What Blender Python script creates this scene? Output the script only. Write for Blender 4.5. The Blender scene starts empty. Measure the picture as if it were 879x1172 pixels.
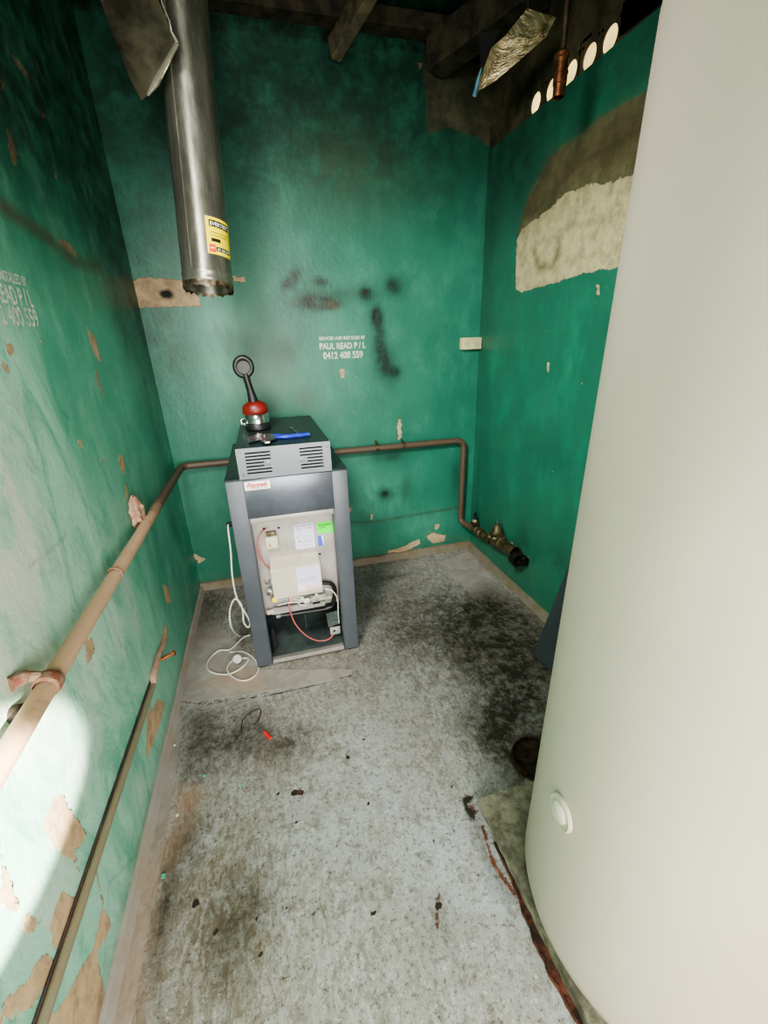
import bpy, bmesh, math, random
import numpy as np
from mathutils import Vector, Matrix, Euler
random.seed(7)
C = bpy.context.scene.collection
PI = math.pi

# ------------------------------------------------------------------ camera calibration
F = 487.6; H = 1.55
R = np.array([[.96279583, -.26843203, -.03111974],
              [-.12785493, -.35104563, -.92758832],
              [.23806996, .89705697, -.37230562]])      # rows: right, down, forward
XL, XR, YB = -.5805, 1.4402, 2.79
ZT = 2.555          # top of the painted render on the right wall
ZC = 3.06           # ceiling
def ray(u, v):
    return R.T @ np.array([(u-439.5)/F, (v-586)/F, 1.0])
def un(u, v, ax, val):
    """point of the plane (axis ax = val) measured off the photograph"""
    d = ray(u, v); o = np.array([0, 0, H]); t = (val-o[ax])/d[ax]
    return Vector(o+t*d)
cam = bpy.data.cameras.new('camera'); camo = bpy.data.objects.new('camera', cam); C.objects.link(camo)
cam.sensor_fit = 'HORIZONTAL'; cam.sensor_width = 36; cam.lens = 36*F/879
cam.clip_start = .02; cam.clip_end = 60
r, d, f = R
camo.matrix_world = Matrix(((r[0], -d[0], -f[0], 0), (r[1], -d[1], -f[1], 0), (r[2], -d[2], -f[2], H), (0, 0, 0, 1)))
bpy.context.scene.camera = camo

# ------------------------------------------------------------------ node helpers
def lin(c):
    return tuple(((x/255)/12.92 if x/255 <= .04045 else ((x/255+.055)/1.055)**2.4) for x in c)+(1,)
class NT:
    def __init__(s, name):
        s.m = bpy.data.materials.new(name); s.m.use_nodes = True; s.t = s.m.node_tree
        s.t.nodes.clear()
        s.out = s.t.nodes.new('ShaderNodeOutputMaterial'); s.p = s.t.nodes.new('ShaderNodeBsdfPrincipled')
        s.l(s.p.outputs[0], s.out.inputs[0])
        s.co = s.t.nodes.new('ShaderNodeTexCoord').outputs['Object']
    def l(s, a, b): s.t.links.new(a, b)
    def put(s, v, inp):
        if isinstance(v, bpy.types.NodeSocket): s.l(v, inp)
        elif isinstance(v, (tuple, list)) and len(v) == 3 and inp.type == 'RGBA': inp.default_value = lin(v)
        else: inp.default_value = v
    def noise(s, scale, detail=4, rough=.6, stretch=None, dist=0, off=0):
        n = s.t.nodes.new('ShaderNodeTexNoise'); n.inputs['Scale'].default_value = scale
        n.inputs['Detail'].default_value = detail; n.inputs['Roughness'].default_value = rough
        n.inputs['Distortion'].default_value = dist
        mp = s.t.nodes.new('ShaderNodeMapping'); s.l(s.co, mp.inputs[0])
        if stretch: mp.inputs['Scale'].default_value = stretch
        mp.inputs['Location'].default_value = (off, off*1.7, off*.3)
        s.l(mp.outputs[0], n.inputs['Vector'])
        return n.outputs[0]
    def math(s, op, a, b=0, clamp=False):
        n = s.t.nodes.new('ShaderNodeMath'); n.operation = op; n.use_clamp = clamp
        s.put(a, n.inputs[0]); s.put(b, n.inputs[1]); return n.outputs[0]
    def ramp(s, v, a, b, o0=0, o1=1):
        n = s.t.nodes.new('ShaderNodeMapRange'); n.interpolation_type = 'SMOOTHSTEP'
        s.put(v, n.inputs[0]); n.inputs[1].default_value = a; n.inputs[2].default_value = b
        n.inputs[3].default_value = o0; n.inputs[4].default_value = o1; return n.outputs[0]
    def mix(s, fac, a, b, mode='MIX'):
        n = s.t.nodes.new('ShaderNodeMix'); n.data_type = 'RGBA'; n.blend_type = mode
        s.put(fac, n.inputs[0]); s.put(a, n.inputs[6]); s.put(b, n.inputs[7]); return n.outputs[2]
    def attr(s, name):
        n = s.t.nodes.new('ShaderNodeAttribute'); n.attribute_name = name; return n.outputs['Fac']
    def bump(s, h, strength=.3, dist=.01):
        n = s.t.nodes.new('ShaderNodeBump'); n.inputs['Strength'].default_value = strength
        n.inputs['Distance'].default_value = dist; s.put(h, n.inputs['Height']); s.l(n.outputs[0], s.p.inputs['Normal'])
    def fin(s, col, rough=.6, metal=0, spec=.5):
        s.put(col, s.p.inputs['Base Color']); s.put(rough, s.p.inputs['Roughness'])
        s.put(metal, s.p.inputs['Metallic']); s.p.inputs['Specular IOR Level'].default_value = spec
        return s.m
MATS = {}
def mat(name, c, rough=.5, metal=0, var=.12, sc=12, bump=0, spec=.5, c2=None, alpha=None):
    """plain procedural surface: colour with noise variation, optional second colour and bump"""
    if name in MATS: return MATS[name]
    n = NT(name)
    a = tuple(x*(1-var) for x in c); b = c2 or tuple(min(255, x*(1+var)) for x in c)
    v = n.noise(sc, 5, .65)
    col = n.mix(n.ramp(v, .35, .65), a, b)
    if bump: n.bump(n.noise(sc*4, 4, .7), bump, .004)
    MATS[name] = n.fin(col, rough, metal, spec); return MATS[name]

# ------------------------------------------------------------------ object helpers
def tag(o, label, cat, group=None, kind=None):
    if label: o['label'] = label
    if cat: o['category'] = cat
    if group: o['group'] = group
    if kind: o['kind'] = kind
    return o
def finish(bm, name, m, parent=None, smooth=35, world=True):
    bmesh.ops.recalc_face_normals(bm, faces=bm.faces[:])
    me = bpy.data.meshes.new(name); bm.to_mesh(me); bm.free()
    if smooth:
        for p in me.polygons: p.use_smooth = True
        me.set_sharp_from_angle(angle=math.radians(smooth))
    if m: me.materials.append(m)
    o = bpy.data.objects.new(name, me); C.objects.link(o)
    if parent:
        o.parent = parent
        if world: o.matrix_parent_inverse = wm(parent).inverted()
    return o
def wm(o):
    m = Matrix.LocRotScale(o.location, o.rotation_euler, o.scale)
    return wm(o.parent) @ o.matrix_parent_inverse @ m if o.parent else m
def thing(name, loc, label, cat, group=None):
    o = bpy.data.objects.new(name, None); C.objects.link(o); o.location = loc; o.empty_display_size = .05
    return tag(o, label, cat, group)
def box(bm, a, b, bev=0, mtx=None):
    a = Vector(a); b = Vector(b)
    ret = bmesh.ops.create_cube(bm, size=1)
    vs = ret['verts']
    for v in vs: v.co = Vector(((a[i]+b[i])/2+v.co[i]*(b[i]-a[i]) for i in range(3)))
    if bev:
        es = list({e for v in vs for e in v.link_edges})
        rr = bmesh.ops.bevel(bm, geom=es, offset=bev, segments=2, profile=.6, affect='EDGES')
        vs = list({v for v in rr['verts']} | {v for v in vs if v.is_valid})
    if mtx:
        for v in set(vs):
            if v.is_valid: v.co = mtx @ v.co
    return vs
def spline(pts, n=8):
    pts = [Vector(p) for p in pts]; out = []
    P = [pts[0]*2-pts[1]]+pts+[pts[-1]*2-pts[-2]]
    for i in range(1, len(P)-2):
        for k in range(n):
            t = k/n; a, b, c, d_ = P[i-1], P[i], P[i+1], P[i+2]
            out.append(.5*((2*b)+(c-a)*t+(2*a-5*b+4*c-d_)*t*t+(3*b-a-3*c+d_)*t**3))
    out.append(pts[-1]); return out
def bend(pts, rad, n=6):
    """polyline with rounded corners"""
    pts = [Vector(p) for p in pts]; out = [pts[0]]
    for i in range(1, len(pts)-1):
        a, b, c = pts[i-1], pts[i], pts[i+1]
        u = (a-b); v = (c-b); rr = min(rad, u.length*.45, v.length*.45)
        p = b+u.normalized()*rr; q = b+v.normalized()*rr
        for k in range(n+1):
            t = k/n; out.append(p*(1-t)**2+b*2*t*(1-t)+q*t*t)
    out.append(pts[-1]); return out
def tube(bm, pts, r, seg=14, cap=True, flat=None):
    pts = [Vector(p) for p in pts]; n = len(pts)
    rs = r if isinstance(r, (list, tuple)) else [r]*n
    rings = []; up = None
    for i in range(n):
        t = (pts[min(i+1, n-1)]-pts[max(i-1, 0)]).normalized()
        if up is None:
            up = t.cross(Vector((0, 0, 1)) if abs(t.z) < .9 else Vector((1, 0, 0))).normalized()
        else: up = (up-t*up.dot(t)).normalized()
        w = t.cross(up); ring = []
        for k in range(seg):
            a = 2*PI*k/seg
            ring.append(bm.verts.new(pts[i]+(up*math.cos(a)+w*math.sin(a)*(flat or 1))*rs[i]))
        rings.append(ring)
    for i in range(n-1):
        for k in range(seg):
            bm.faces.new((rings[i][k], rings[i][(k+1) % seg], rings[i+1][(k+1) % seg], rings[i+1][k]))
    if cap:
        bm.faces.new(rings[0][::-1]); bm.faces.new(rings[-1])
def lathe(bm, prof, base, axis=(0, 0, 1), seg=24, closed=False):
    """prof: (radius, height) along axis from base"""
    base = Vector(base); ax = Vector(axis).normalized()
    u = ax.orthogonal().normalized(); w = ax.cross(u); rings = []
    for r_, h in prof:
        if r_ < 1e-6: rings.append([bm.verts.new(base+ax*h)]); continue
        rings.append([bm.verts.new(base+ax*h+(u*math.cos(2*PI*k/seg)+w*math.sin(2*PI*k/seg))*r_) for k in range(seg)])
    for a, b in zip(rings, rings[1:]):
        for k in range(seg):
            k2 = (k+1) % seg
            if len(a) == 1 and len(b) > 1: bm.faces.new((a[0], b[k2], b[k]))
            elif len(b) == 1 and len(a) > 1: bm.faces.new((a[k], a[k2], b[0]))
            elif len(a) > 1: bm.faces.new((a[k], a[k2], b[k2], b[k]))
def prism(bm, pts, ext):
    """polygon extruded by vector ext"""
    ext = Vector(ext); a = [bm.verts.new(Vector(p)) for p in pts]; b = [bm.verts.new(Vector(p)+ext) for p in pts]
    n = len(pts)
    bm.faces.new(a); bm.faces.new(b[::-1])
    for k in range(n): bm.faces.new((a[k], b[k], b[(k+1) % n], a[(k+1) % n]))
def mesh(name, m, parent, fn, *a, smooth=35, **k):
    bm = bmesh.new(); fn(bm, *a, **k); return finish(bm, name, m, parent, smooth)
def text(name, body, m, parent, org, right, up, size, width=None, depth=.0006, shear=0, bold=0, align='LEFT'):
    """flat lettering lying on a surface: org = lower left corner, right / up = unit directions"""
    cu = bpy.data.curves.new(name, 'FONT'); cu.body = body; cu.size = 1; cu.extrude = 0; cu.shear = shear
    cu.offset = bold; cu.resolution_u = 4
    to = bpy.data.objects.new('tmp', cu); C.objects.link(to)
    dg = bpy.context.evaluated_depsgraph_get(); dg.update()
    me = bpy.data.meshes.new_from_object(to.evaluated_get(dg)); bpy.data.objects.remove(to); 
    co = np.array([v.co[:] for v in me.vertices]); mn = co.min(0); mx = co.max(0)
    hs = size/.72
    ws = (width/(mx[0]-mn[0])) if width else hs
    right = Vector(right).normalized(); up = Vector(up).normalized(); nn = right.cross(up)
    for v in me.vertices:
        p = v.co.copy(); v.co = Vector(org)+right*((p.x-mn[0])*ws)+up*(p.y*hs)+nn*depth
    me.materials.clear(); me.materials.append(m); me.name = name
    o = bpy.data.objects.new(name, me); C.objects.link(o)
    if parent: o.parent = parent; o.matrix_parent_inverse = wm(parent).inverted()
    return o

# ------------------------------------------------------------------ painted surfaces: dense grids carrying wear and painted light masks
def poly_sd(U, V, poly):
    """signed distance (negative inside) of points to polygon"""
    P = np.array(poly); n = len(P); dmin = np.full(U.shape, 1e9); ins = np.zeros(U.shape, bool)
    for i in range(n):
        x0, y0 = P[i]; x1, y1 = P[(i+1) % n]
        ex, ey = x1-x0, y1-y0; wx, wy = U-x0, V-y0
        t = np.clip((wx*ex+wy*ey)/(ex*ex+ey*ey+1e-12), 0, 1)
        dmin = np.minimum(dmin, (wx-t*ex)**2+(wy-t*ey)**2)
        c = (y0 <= V) != (y1 <= V)
        with np.errstate(divide='ignore', invalid='ignore'):
            xi = x0+(V-y0)*ex/(ey if abs(ey) > 1e-12 else 1e-12)
        ins ^= c & (U < xi)
    dd = np.sqrt(dmin); return np.where(ins, -dd, dd)
class Paint:
    def __init__(s, ax, val, uax, vax, u0, u1, v0, v1, cell):
        s.ax, s.val, s.uax, s.vax = ax, val, uax, vax
        s.nu = int(round((u1-u0)/cell))+1; s.nv = int(round((v1-v0)/cell))+1
        s.U, s.V = np.meshgrid(np.linspace(u0, u1, s.nu), np.linspace(v0, v1, s.nv)); s.A = {}
    def get(s, k): return s.A.setdefault(k, np.zeros(s.U.shape))
    def uv(s, p):
        q = un(p[0], p[1], s.ax, s.val); return q[s.uax], q[s.vax]
    def poly(s, k, px, soft=.03, amt=1):
        sd = poly_sd(s.U, s.V, [s.uv(p) for p in px])
        s.A[k] = np.maximum(s.get(k), amt*np.clip(.5-sd/(2*soft), 0, 1))
    def line(s, k, px, w, soft=.01, amt=1):
        P = [s.uv(p) for p in px]; dm = np.full(s.U.shape, 1e9)
        for (x0, y0), (x1, y1) in zip(P, P[1:]):
            ex, ey = x1-x0, y1-y0; wx, wy = s.U-x0, s.V-y0
            t = np.clip((wx*ex+wy*ey)/(ex*ex+ey*ey+1e-12), 0, 1)
            dm = np.minimum(dm, np.hypot(wx-t*ex, wy-t*ey))
        s.A[k] = np.maximum(s.get(k), amt*np.clip(.5-(dm-w)/(2*soft), 0, 1))
    def blob(s, k, p, ru, rv=None, amt=1, rot=0, add=False):
        u, v = s.uv(p); rv = rv or ru; du, dv = s.U-u, s.V-v
        c, sn = math.cos(rot), math.sin(rot); a = (du*c+dv*sn)/ru; b = (-du*sn+dv*c)/rv
        g = amt*np.exp(-(a*a+b*b)*1.2)
        s.A[k] = np.minimum(1, s.get(k)+g) if add else np.maximum(s.get(k), g)
    def build(s, name, m, parent=None, flip=False):
        n = s.U.size; co = np.zeros((n, 3)); co[:, s.ax] = s.val; co[:, s.uax] = s.U.ravel(); co[:, s.vax] = s.V.ravel()
        if 'h' in s.A: co[:, s.ax] += s.A.pop('h').ravel()
        i = np.arange(n).reshape(s.U.shape)
        q = np.stack([i[:-1, :-1], i[:-1, 1:], i[1:, 1:], i[1:, :-1]], -1).reshape(-1, 4)
        if flip: q = q[:, ::-1]
        me = bpy.data.meshes.new(name); me.vertices.add(n); me.vertices.foreach_set('co', co.ravel())
        me.loops.add(q.size); me.loops.foreach_set('vertex_index', q.ravel().astype(np.int32))
        me.polygons.add(len(q)); me.polygons.foreach_set('loop_start', np.arange(0, q.size, 4, dtype=np.int32))
        me.update(calc_edges=True)
        me.polygons.foreach_set('use_smooth', np.ones(len(q), bool))
        for k, a in s.A.items():
            at = me.attributes.new(k, 'FLOAT', 'POINT'); at.data.foreach_set('value', a.ravel().astype(np.float32))
        me.materials.append(m)
        o = bpy.data.objects.new(name, me); C.objects.link(o)
        if parent: o.parent = parent
        o['kind'] = 'structure'; return o

def wall_material(name, base, base2, mint, plaster, tint=(0, 0, 0)):
    n = NT(name)
    big = n.noise(1.6, 5, .6, dist=.6); mid = n.noise(7, 5, .65, stretch=(1, 1, .55), off=3); fine = n.noise(45, 5, .7, off=7)
    col = n.mix(n.ramp(big, .35, .68), base, base2)
    col = n.mix(n.math('MULTIPLY', n.ramp(mid, .45, .75), .35), col, mint)
    # chalky pale streaks, carrying painted brightness on the left wall
    st = n.noise(5, 6, .75, stretch=(1.1, 1.1, .42), dist=1.2, off=11)
    pale = n.math('MULTIPLY', n.attr('pale'), n.ramp(st, .36, .58, .25, 1))
    col = n.mix(pale, col, mint)
    pale2 = n.math('MULTIPLY', n.attr('chalk'), n.ramp(n.noise(8, 6, .75, stretch=(1, 1, .45), dist=1, off=21), .40, .56, .2, 1))
    col = n.mix(pale2, col, (226, 230, 214))
    # scratches and specks
    sp = n.noise(60, 3, .5, off=5); col = n.mix(n.ramp(sp, .74, .80, 0, .5), col, (200, 200, 175))
    # cement (trowelled grey olive)
    cem = n.math('ADD', n.attr('cement'), n.math('MULTIPLY', n.math('SUBTRACT', mid, .5), .5))
    cemc = n.mix(n.ramp(n.noise(9, 6, .7, off=2), .35, .65), (84, 86, 62), (122, 118, 88))
    cemf = n.ramp(cem, .40, .60); col = n.mix(cemf, col, cemc)
    # peeled plaster with crisp broken edges
    pn = n.noise(16, 6, .7, off=9)
    pe = n.math('ADD', n.attr('peel'), n.math('ADD', n.math('MULTIPLY', n.math('SUBTRACT', pn, .5), 1.1), n.math('MULTIPLY', n.math('SUBTRACT', n.noise(55, 3, .6, off=19), .5), .5)))
    pe = n.math('MULTIPLY', pe, n.ramp(n.attr('peel'), .02, .12))
    pf = n.ramp(pe, .47, .53)
    pc = n.mix(n.ramp(n.noise(20, 5, .7, off=4), .35, .7), plaster, tuple(x*.80 for x in plaster))
    col = n.mix(pf, col, pc)
    edge = n.math('SUBTRACT', n.ramp(pe, .43, .47), pf, True)
    col = n.mix(n.math('MULTIPLY', edge, .25), col, (90, 100, 76))
    # sooty dirt mixed with painted dimness, then brown dirt
    so = n.math('MULTIPLY', n.attr('soot'), n.ramp(n.noise(11, 5, .7, off=14), .25, .65, .55, 1), True)
    col = n.mix(so, col, (16, 22, 17))
    br = n.math('MULTIPLY', n.attr('brown'), n.ramp(n.noise(14, 5, .7, off=17), .25, .6, .3, 1), True)
    col = n.mix(br, col, (84, 66, 42))
    h = n.math('ADD', n.math('MULTIPLY', fine, .25), n.math('MULTIPLY', mid, .5))
    h = n.math('SUBTRACT', h, n.math('MULTIPLY', pf, .5))
    n.bump(h, .45, .012)
    ro = n.math('ADD', .42, n.math('MULTIPLY', pf, .4)); ro = n.math('ADD', ro, n.math('MULTIPLY', cemf, .3), True)
    return n.fin(col, ro, 0, .45)
rs = np.random.RandomState(3)
def smooth_noise(U, V, s, seed):
    q = np.random.RandomState(seed); out = np.zeros(U.shape)
    for k in range(10):
        a, b, c = q.randn()*s, q.randn()*s, q.rand()*6.28
        out += np.sin(a*U+b*V+c)
    return out/10
def sstep(x, a, b):
    t = np.clip((x-a)/(b-a), 0, 1); return t*t*(3-2*t)

# ---- left wall
W = Paint(0, XL, 1, 2, -.9, YB, 0, ZC, .0095)
for p, a_, b_, am in [((30, 590), .32, .5, 1), ((10, 500), .25, .45, .9), ((60, 660), .3, .35, .9), ((0, 640), .3, .5, 1), ((110, 700), .25, .3, .55), ((150, 860), .3, .2, .5), ((60, 780), .3, .3, .8), ((90, 1000), .3, .2, .7)]:
    W.blob('pale', p, a_, b_, am, add=True)
for p, a_, b_, am in [((5, 560), .12, .28, 1), ((45, 640), .10, .14, .8), ((10, 650), .16, .20, .9), ((0, 480), .1, .15, .7), ((135, 720), .06, .12, .55), ((150, 690), .05, .2, .5), ((105, 760), .1, .14, .5), ((95, 860), .14, .1, .5), ((60, 1010), .14, .12, .5), ((160, 900), .07, .1, .35), ((20, 800), .2, .2, .9)]:
    W.blob('chalk', p, a_, b_, am)  # chalky streaks, also painting brightness onto the low near wall
W.get('pale')[:] = np.maximum(W.get('pale'), .80*sstep(-W.V, -1.7, -.9)*sstep(-W.U, -2.6, -1.0))  # daylight painted into the colour, paler low down and toward the doorway
W.get('soot')[:] = .93*sstep(W.V+.25*smooth_noise(W.U, W.V, 2, 1)+.20*(W.U-1.5), 1.55, 2.45)+.35*sstep(W.U, 2.1, 2.75)*sstep(W.V, .7, 1.3)  # sooty top with dimness painted in; darker toward the back corner
W.get('soot')[:] = np.minimum(W.A['soot'], .93)
for p, a_, b_, am in [((75, 700), .02, .02, .0), ((175, 480), .07, .35, .30), ((140, 380), .12, .25, .35), ((80, 450), .05, .12, .15), ((200, 600), .10, .14, .3)]:
    W.blob('soot', p, a_, b_, am, add=True)
W.line('brown', [(-10, 228), (30, 255), (60, 275), (85, 300), (115, 305)], .018, .02, .9)
W.line('soot', [(0, 232), (60, 262), (150, 318)], .006, .012, .7)
peelL = [
    [(70, 905), (58, 925), (50, 945), (62, 968), (80, 985), (92, 1000), (85, 975), (98, 955), (88, 940), (78, 920)],
    [(0, 965), (8, 1000), (22, 1040), (10, 1045), (0, 1030)],
    [(30, 1048), (48, 1052), (40, 1065), (30, 1070), (27, 1060)],
    [(72, 1018), (86, 1030), (80, 1060), (62, 1085), (58, 1060), (65, 1035)],
    [(110, 1000), (118, 1035), (108, 1080), (92, 1110), (70, 1150), (50, 1172), (60, 1190), (130, 1190), (120, 1140), (112, 1090), (128, 1060), (118, 1040)],
    [(50, 1090), (62, 1100), (50, 1130), (35, 1150), (0, 1172), (0, 1150), (30, 1120)],
    [(5, 393), (14, 395), (16, 405), (10, 406)], [(0, 408), (6, 417), (11, 425), (4, 424)], [(46, 388), (51, 391), (48, 394)],
    [(90, 503), (95, 505), (94, 512), (90, 510)], [(94, 524), (97, 526), (96, 530)], [(115, 525), (118, 527), (117, 531)],
    [(8, 147), (14, 155), (20, 175), (16, 190), (10, 172)], [(42, 122), (50, 130), (54, 137), (46, 134)],
    [(12, 60), (28, 78), (38, 92), (30, 88), (18, 72)], [(38, 62), (45, 75), (47, 85), (42, 80)], [(0, 88), (4, 92), (8, 108), (0, 104)],
    [(60, 190), (66, 205), (64, 210)],
    [(66, 272), (76, 274), (86, 286), (90, 295), (80, 290), (70, 282)],
    [(100, 375), (104, 378), (109, 388), (111, 398), (116, 415), (108, 405), (103, 392)],
    [(107, 410), (111, 425), (118, 450), (119, 456), (112, 440)],
    [(136, 520), (141, 521), (144, 535), (141, 543), (137, 534)], [(143, 552), (146, 556), (147, 572), (144, 568)],
    [(150, 575), (158, 572), (165, 582), (162, 600), (154, 606), (149, 592)],
    [(186, 668), (192, 672), (196, 690), (190, 690)], [(97, 735), (105, 730), (108, 748), (100, 762)],
    [(168, 820), (182, 800), (190, 805), (176, 850), (168, 870)],
]
for q in peelL: W.poly('peel', q, .022)
for q in [((70, 470), (78, 478), (80, 478)), ((30, 650), (46, 640), (75, 612)), ((100, 650), (130, 740)), ((170, 920), (155, 980), (125, 1010), (120, 1100), (112, 1160))]:
    W.line('soot', q, .0015, .006, .6)
W.get('brown')[:] = np.maximum(W.get('brown'), .5*sstep(-W.V, -.12, 0))
mL = wall_material('green_paint_left', (66, 156, 126), (96, 178, 148), (172, 222, 198), (206, 176, 138))  # greens lightened to put extra daylight into this wall's paint
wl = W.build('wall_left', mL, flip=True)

# ---- back wall
W = Paint(1, YB, 0, 2, XL, XR+.02, 0, ZC, .0085)
W.poly('cement', [(484, 60), (486, 100), (490, 155), (500, 150), (513, 145), (528, 152), (545, 155), (556, 165), (570, 180), (620, 60), (590, 20)], .03)
W.poly('soot', [(484, 60), (486, 100), (490, 152), (500, 150), (513, 145), (528, 152), (545, 155), (556, 165), (570, 180), (620, 60), (590, 20)], .05, .45)
W.get('soot')[:] = np.maximum(W.get('soot'), .80*sstep(W.V+.12*smooth_noise(W.U, W.V, 3, 5)-.12*W.U, 1.75, 2.7))  # sooty upper wall, its dimness painted in as well
W.get('soot')[:] = np.maximum(W.get('soot'), .50*sstep(-W.U, .18, .5)*sstep(W.V, 1.0, 1.6)); W.blob('soot', (380, 420), 1.2, 1.2, .16, add=True)  # darker toward the left corner, plus a faint overall darkening
W.get('soot')[:] = np.maximum(W.get('soot'), .97*sstep(W.V+.03*smooth_noise(W.U, W.V, 20, 8), 2.91, 2.94))
for p, a_, b_, am, ro in [((330, 325), .06, .03, .8, .5), ((336, 318), .03, .06, .8, -.6), ((368, 322), .05, .03, .8, 0), ((362, 346), .14, .045, .95, 0), ((375, 350), .08, .025, .7, 0), ((420, 336), .05, .05, .75, 0), ((451, 326), .06, .06, .85, 0), ((431, 362), .045, .06, 1, 0), ((434, 385), .05, .14, .6, 0), ((443, 420), .10, .15, .6, 0), ((452, 426), .04, .04, .6, 0), ((395, 335), .25, .05, .35, 0), ((340, 360), .12, .2, .3, 0), ((438, 405), .04, .10, .4, 0),
                          ((445, 522), .14, .05, .6, 0), ((442, 565), .07, .05, .9, 0), ((465, 560), .05, .1, .4, 0), ((522, 545), .05, .16, .4, 0), ((330, 402), .08, .1, .3, 0), ((300, 395), .2, .15, .2, 0), ((240, 600), .3, .5, .25, 0), ((232, 700), .2, .2, .5, 0)]:
    W.blob('soot', p, a_, b_, am, ro, add=True)
W.blob('brown', (380, 350), .04, .03, .8)
for p, a_, b_ in [((300, 440), .20, .22), ((400, 200), .35, .25), ((345, 460), .12, .1)]: W.blob('brown', p, a_, b_, .30)
for p, a_, b_, am in [((255, 420), .13, .22, .9), ((252, 370), .14, .1, .6), ((430, 570), .25, .16, .7), ((490, 600), .25, .12, .6), ((390, 600), .2, .2, .5), ((230, 560), .15, .3, .3), ((400, 400), .4, .4, .15)]: W.blob('pale', p, a_, b_, am)
for q in [[(151, 322), (160, 318), (190, 319), (214, 321), (218, 330), (228, 340), (230, 350), (205, 351), (156, 351), (152, 338)],
          [(262, 316), (280, 317), (280, 323), (264, 321)],
          [(455, 479), (459, 480), (459, 500), (456, 504)], [(389, 422), (394, 422), (394, 432), (391, 432)], [(392, 448), (394, 449), (392, 452)],
          [(443, 631), (456, 628), (468, 622), (480, 617), (481, 622), (470, 628), (462, 632), (445, 635)], [(488, 613), (496, 610), (510, 613), (508, 619), (496, 622), (490, 618)], [(497, 600), (503, 600), (501, 606), (498, 606)], [(424, 583), (427, 590), (425, 595)], [(399, 580), (403, 582), (400, 588)], [(498, 611), (488, 607)], [(475, 70), (485, 72), (480, 80), (478, 74)], [(218, 632), (235, 640), (228, 645)]]:
    W.poly('peel', q, .018)
0 and W.poly('hole', [(186, 335), (196, 333), (199, 341), (190, 345)], .02)
W.line('soot', [(398, 598), (430, 597), (470, 590), (530, 580)], .003, .008, .7)
W.line('brown', [(398, 600), (430, 597), (470, 590), (530, 580)], .006, .02, .5)
W.blob('soot', (191, 337), .042, .030, 1.9); W.line('soot', [(160, 334), (190, 335), (225, 336)], .003, .008, .5)  # dark blob paints the depth of the hole in the bare patch
W.get('brown')[:] = np.maximum(W.get('brown'), .35*sstep(-W.V, -.15, 0))
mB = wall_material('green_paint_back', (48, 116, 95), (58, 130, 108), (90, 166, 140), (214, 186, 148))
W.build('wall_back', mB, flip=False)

# ---- right wall with the row of vent holes above the paint
W = Paint(0, XR, 1, 2, -.9, YB, 0, ZT, .0095)
W.poly('cement', [(592, 300), (594, 262), (605, 225), (630, 180), (670, 148), (705, 125), (745, 104), (770, 60), (770, 320), (706, 260)], .05)
W.poly('peel', [(590, 331), (591, 275), (597, 262), (612, 252), (628, 240), (646, 222), (654, 220), (672, 212), (700, 208), (740, 195), (740, 290), (706, 306), (670, 312), (640, 322), (610, 331), (597, 335)], .02)
W.poly('brown', [(596, 262), (605, 225), (630, 180), (690, 140), (745, 104), (770, 160), (735, 195), (655, 215), (620, 245)], .07, .55)
W.line('brown', [(612, 290), (616, 305), (632, 306), (638, 290), (640, 275)], .012, .02, .9)
W.line('soot', [(600, 320), (640, 262), (735, 240)], .003, .02, .35)
W.line('soot', [(612, 242), (660, 190), (745, 140)], .004, .015, .5)
for p, a_, b_, am in [((545, 600), .05, .12, .6), ((600, 620), .12, .15, .35), ((560, 300), .1, 1., .25), ((595, 200), .25, .3, .3), ((640, 640), .2, .1, .3), ((640, 500), .05, .05, .0), ((675, 560), .04, .05, .5), ((590, 640), .1, .08, .6)]: W.blob('soot', p, a_, b_, am, add=True)
W.get('soot')[:] = np.minimum(.95, W.A['soot']+.5*sstep(W.V+.1*smooth_noise(W.U, W.V, 3, 9), 1.95, 2.6))  # sooty toward the top, with dim upper light painted in
for p, a_, b_, am in [((640, 400), .3, .4, .12), ((600, 450), .3, .3, .12)]: W.blob('pale', p, a_, b_, am)
for q in [[(626, 414), (629, 415), (628, 427), (626, 424)], [(682, 326), (686, 326), (686, 338), (683, 336)], [(664, 436), (667, 437), (666, 441)], [(581, 622), (587, 620), (588, 630), (584, 632)], [(603, 637), (607, 638), (605, 641)]]:
    W.poly('peel', q, .014)
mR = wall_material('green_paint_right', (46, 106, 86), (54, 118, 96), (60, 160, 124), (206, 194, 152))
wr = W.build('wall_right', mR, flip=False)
m_cement = mat('sooty_cement', (62, 56, 38), .9, var=.3, sc=7, bump=.6)
m_black = mat('black_soot', (14, 14, 12), .9, var=.3)
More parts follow.
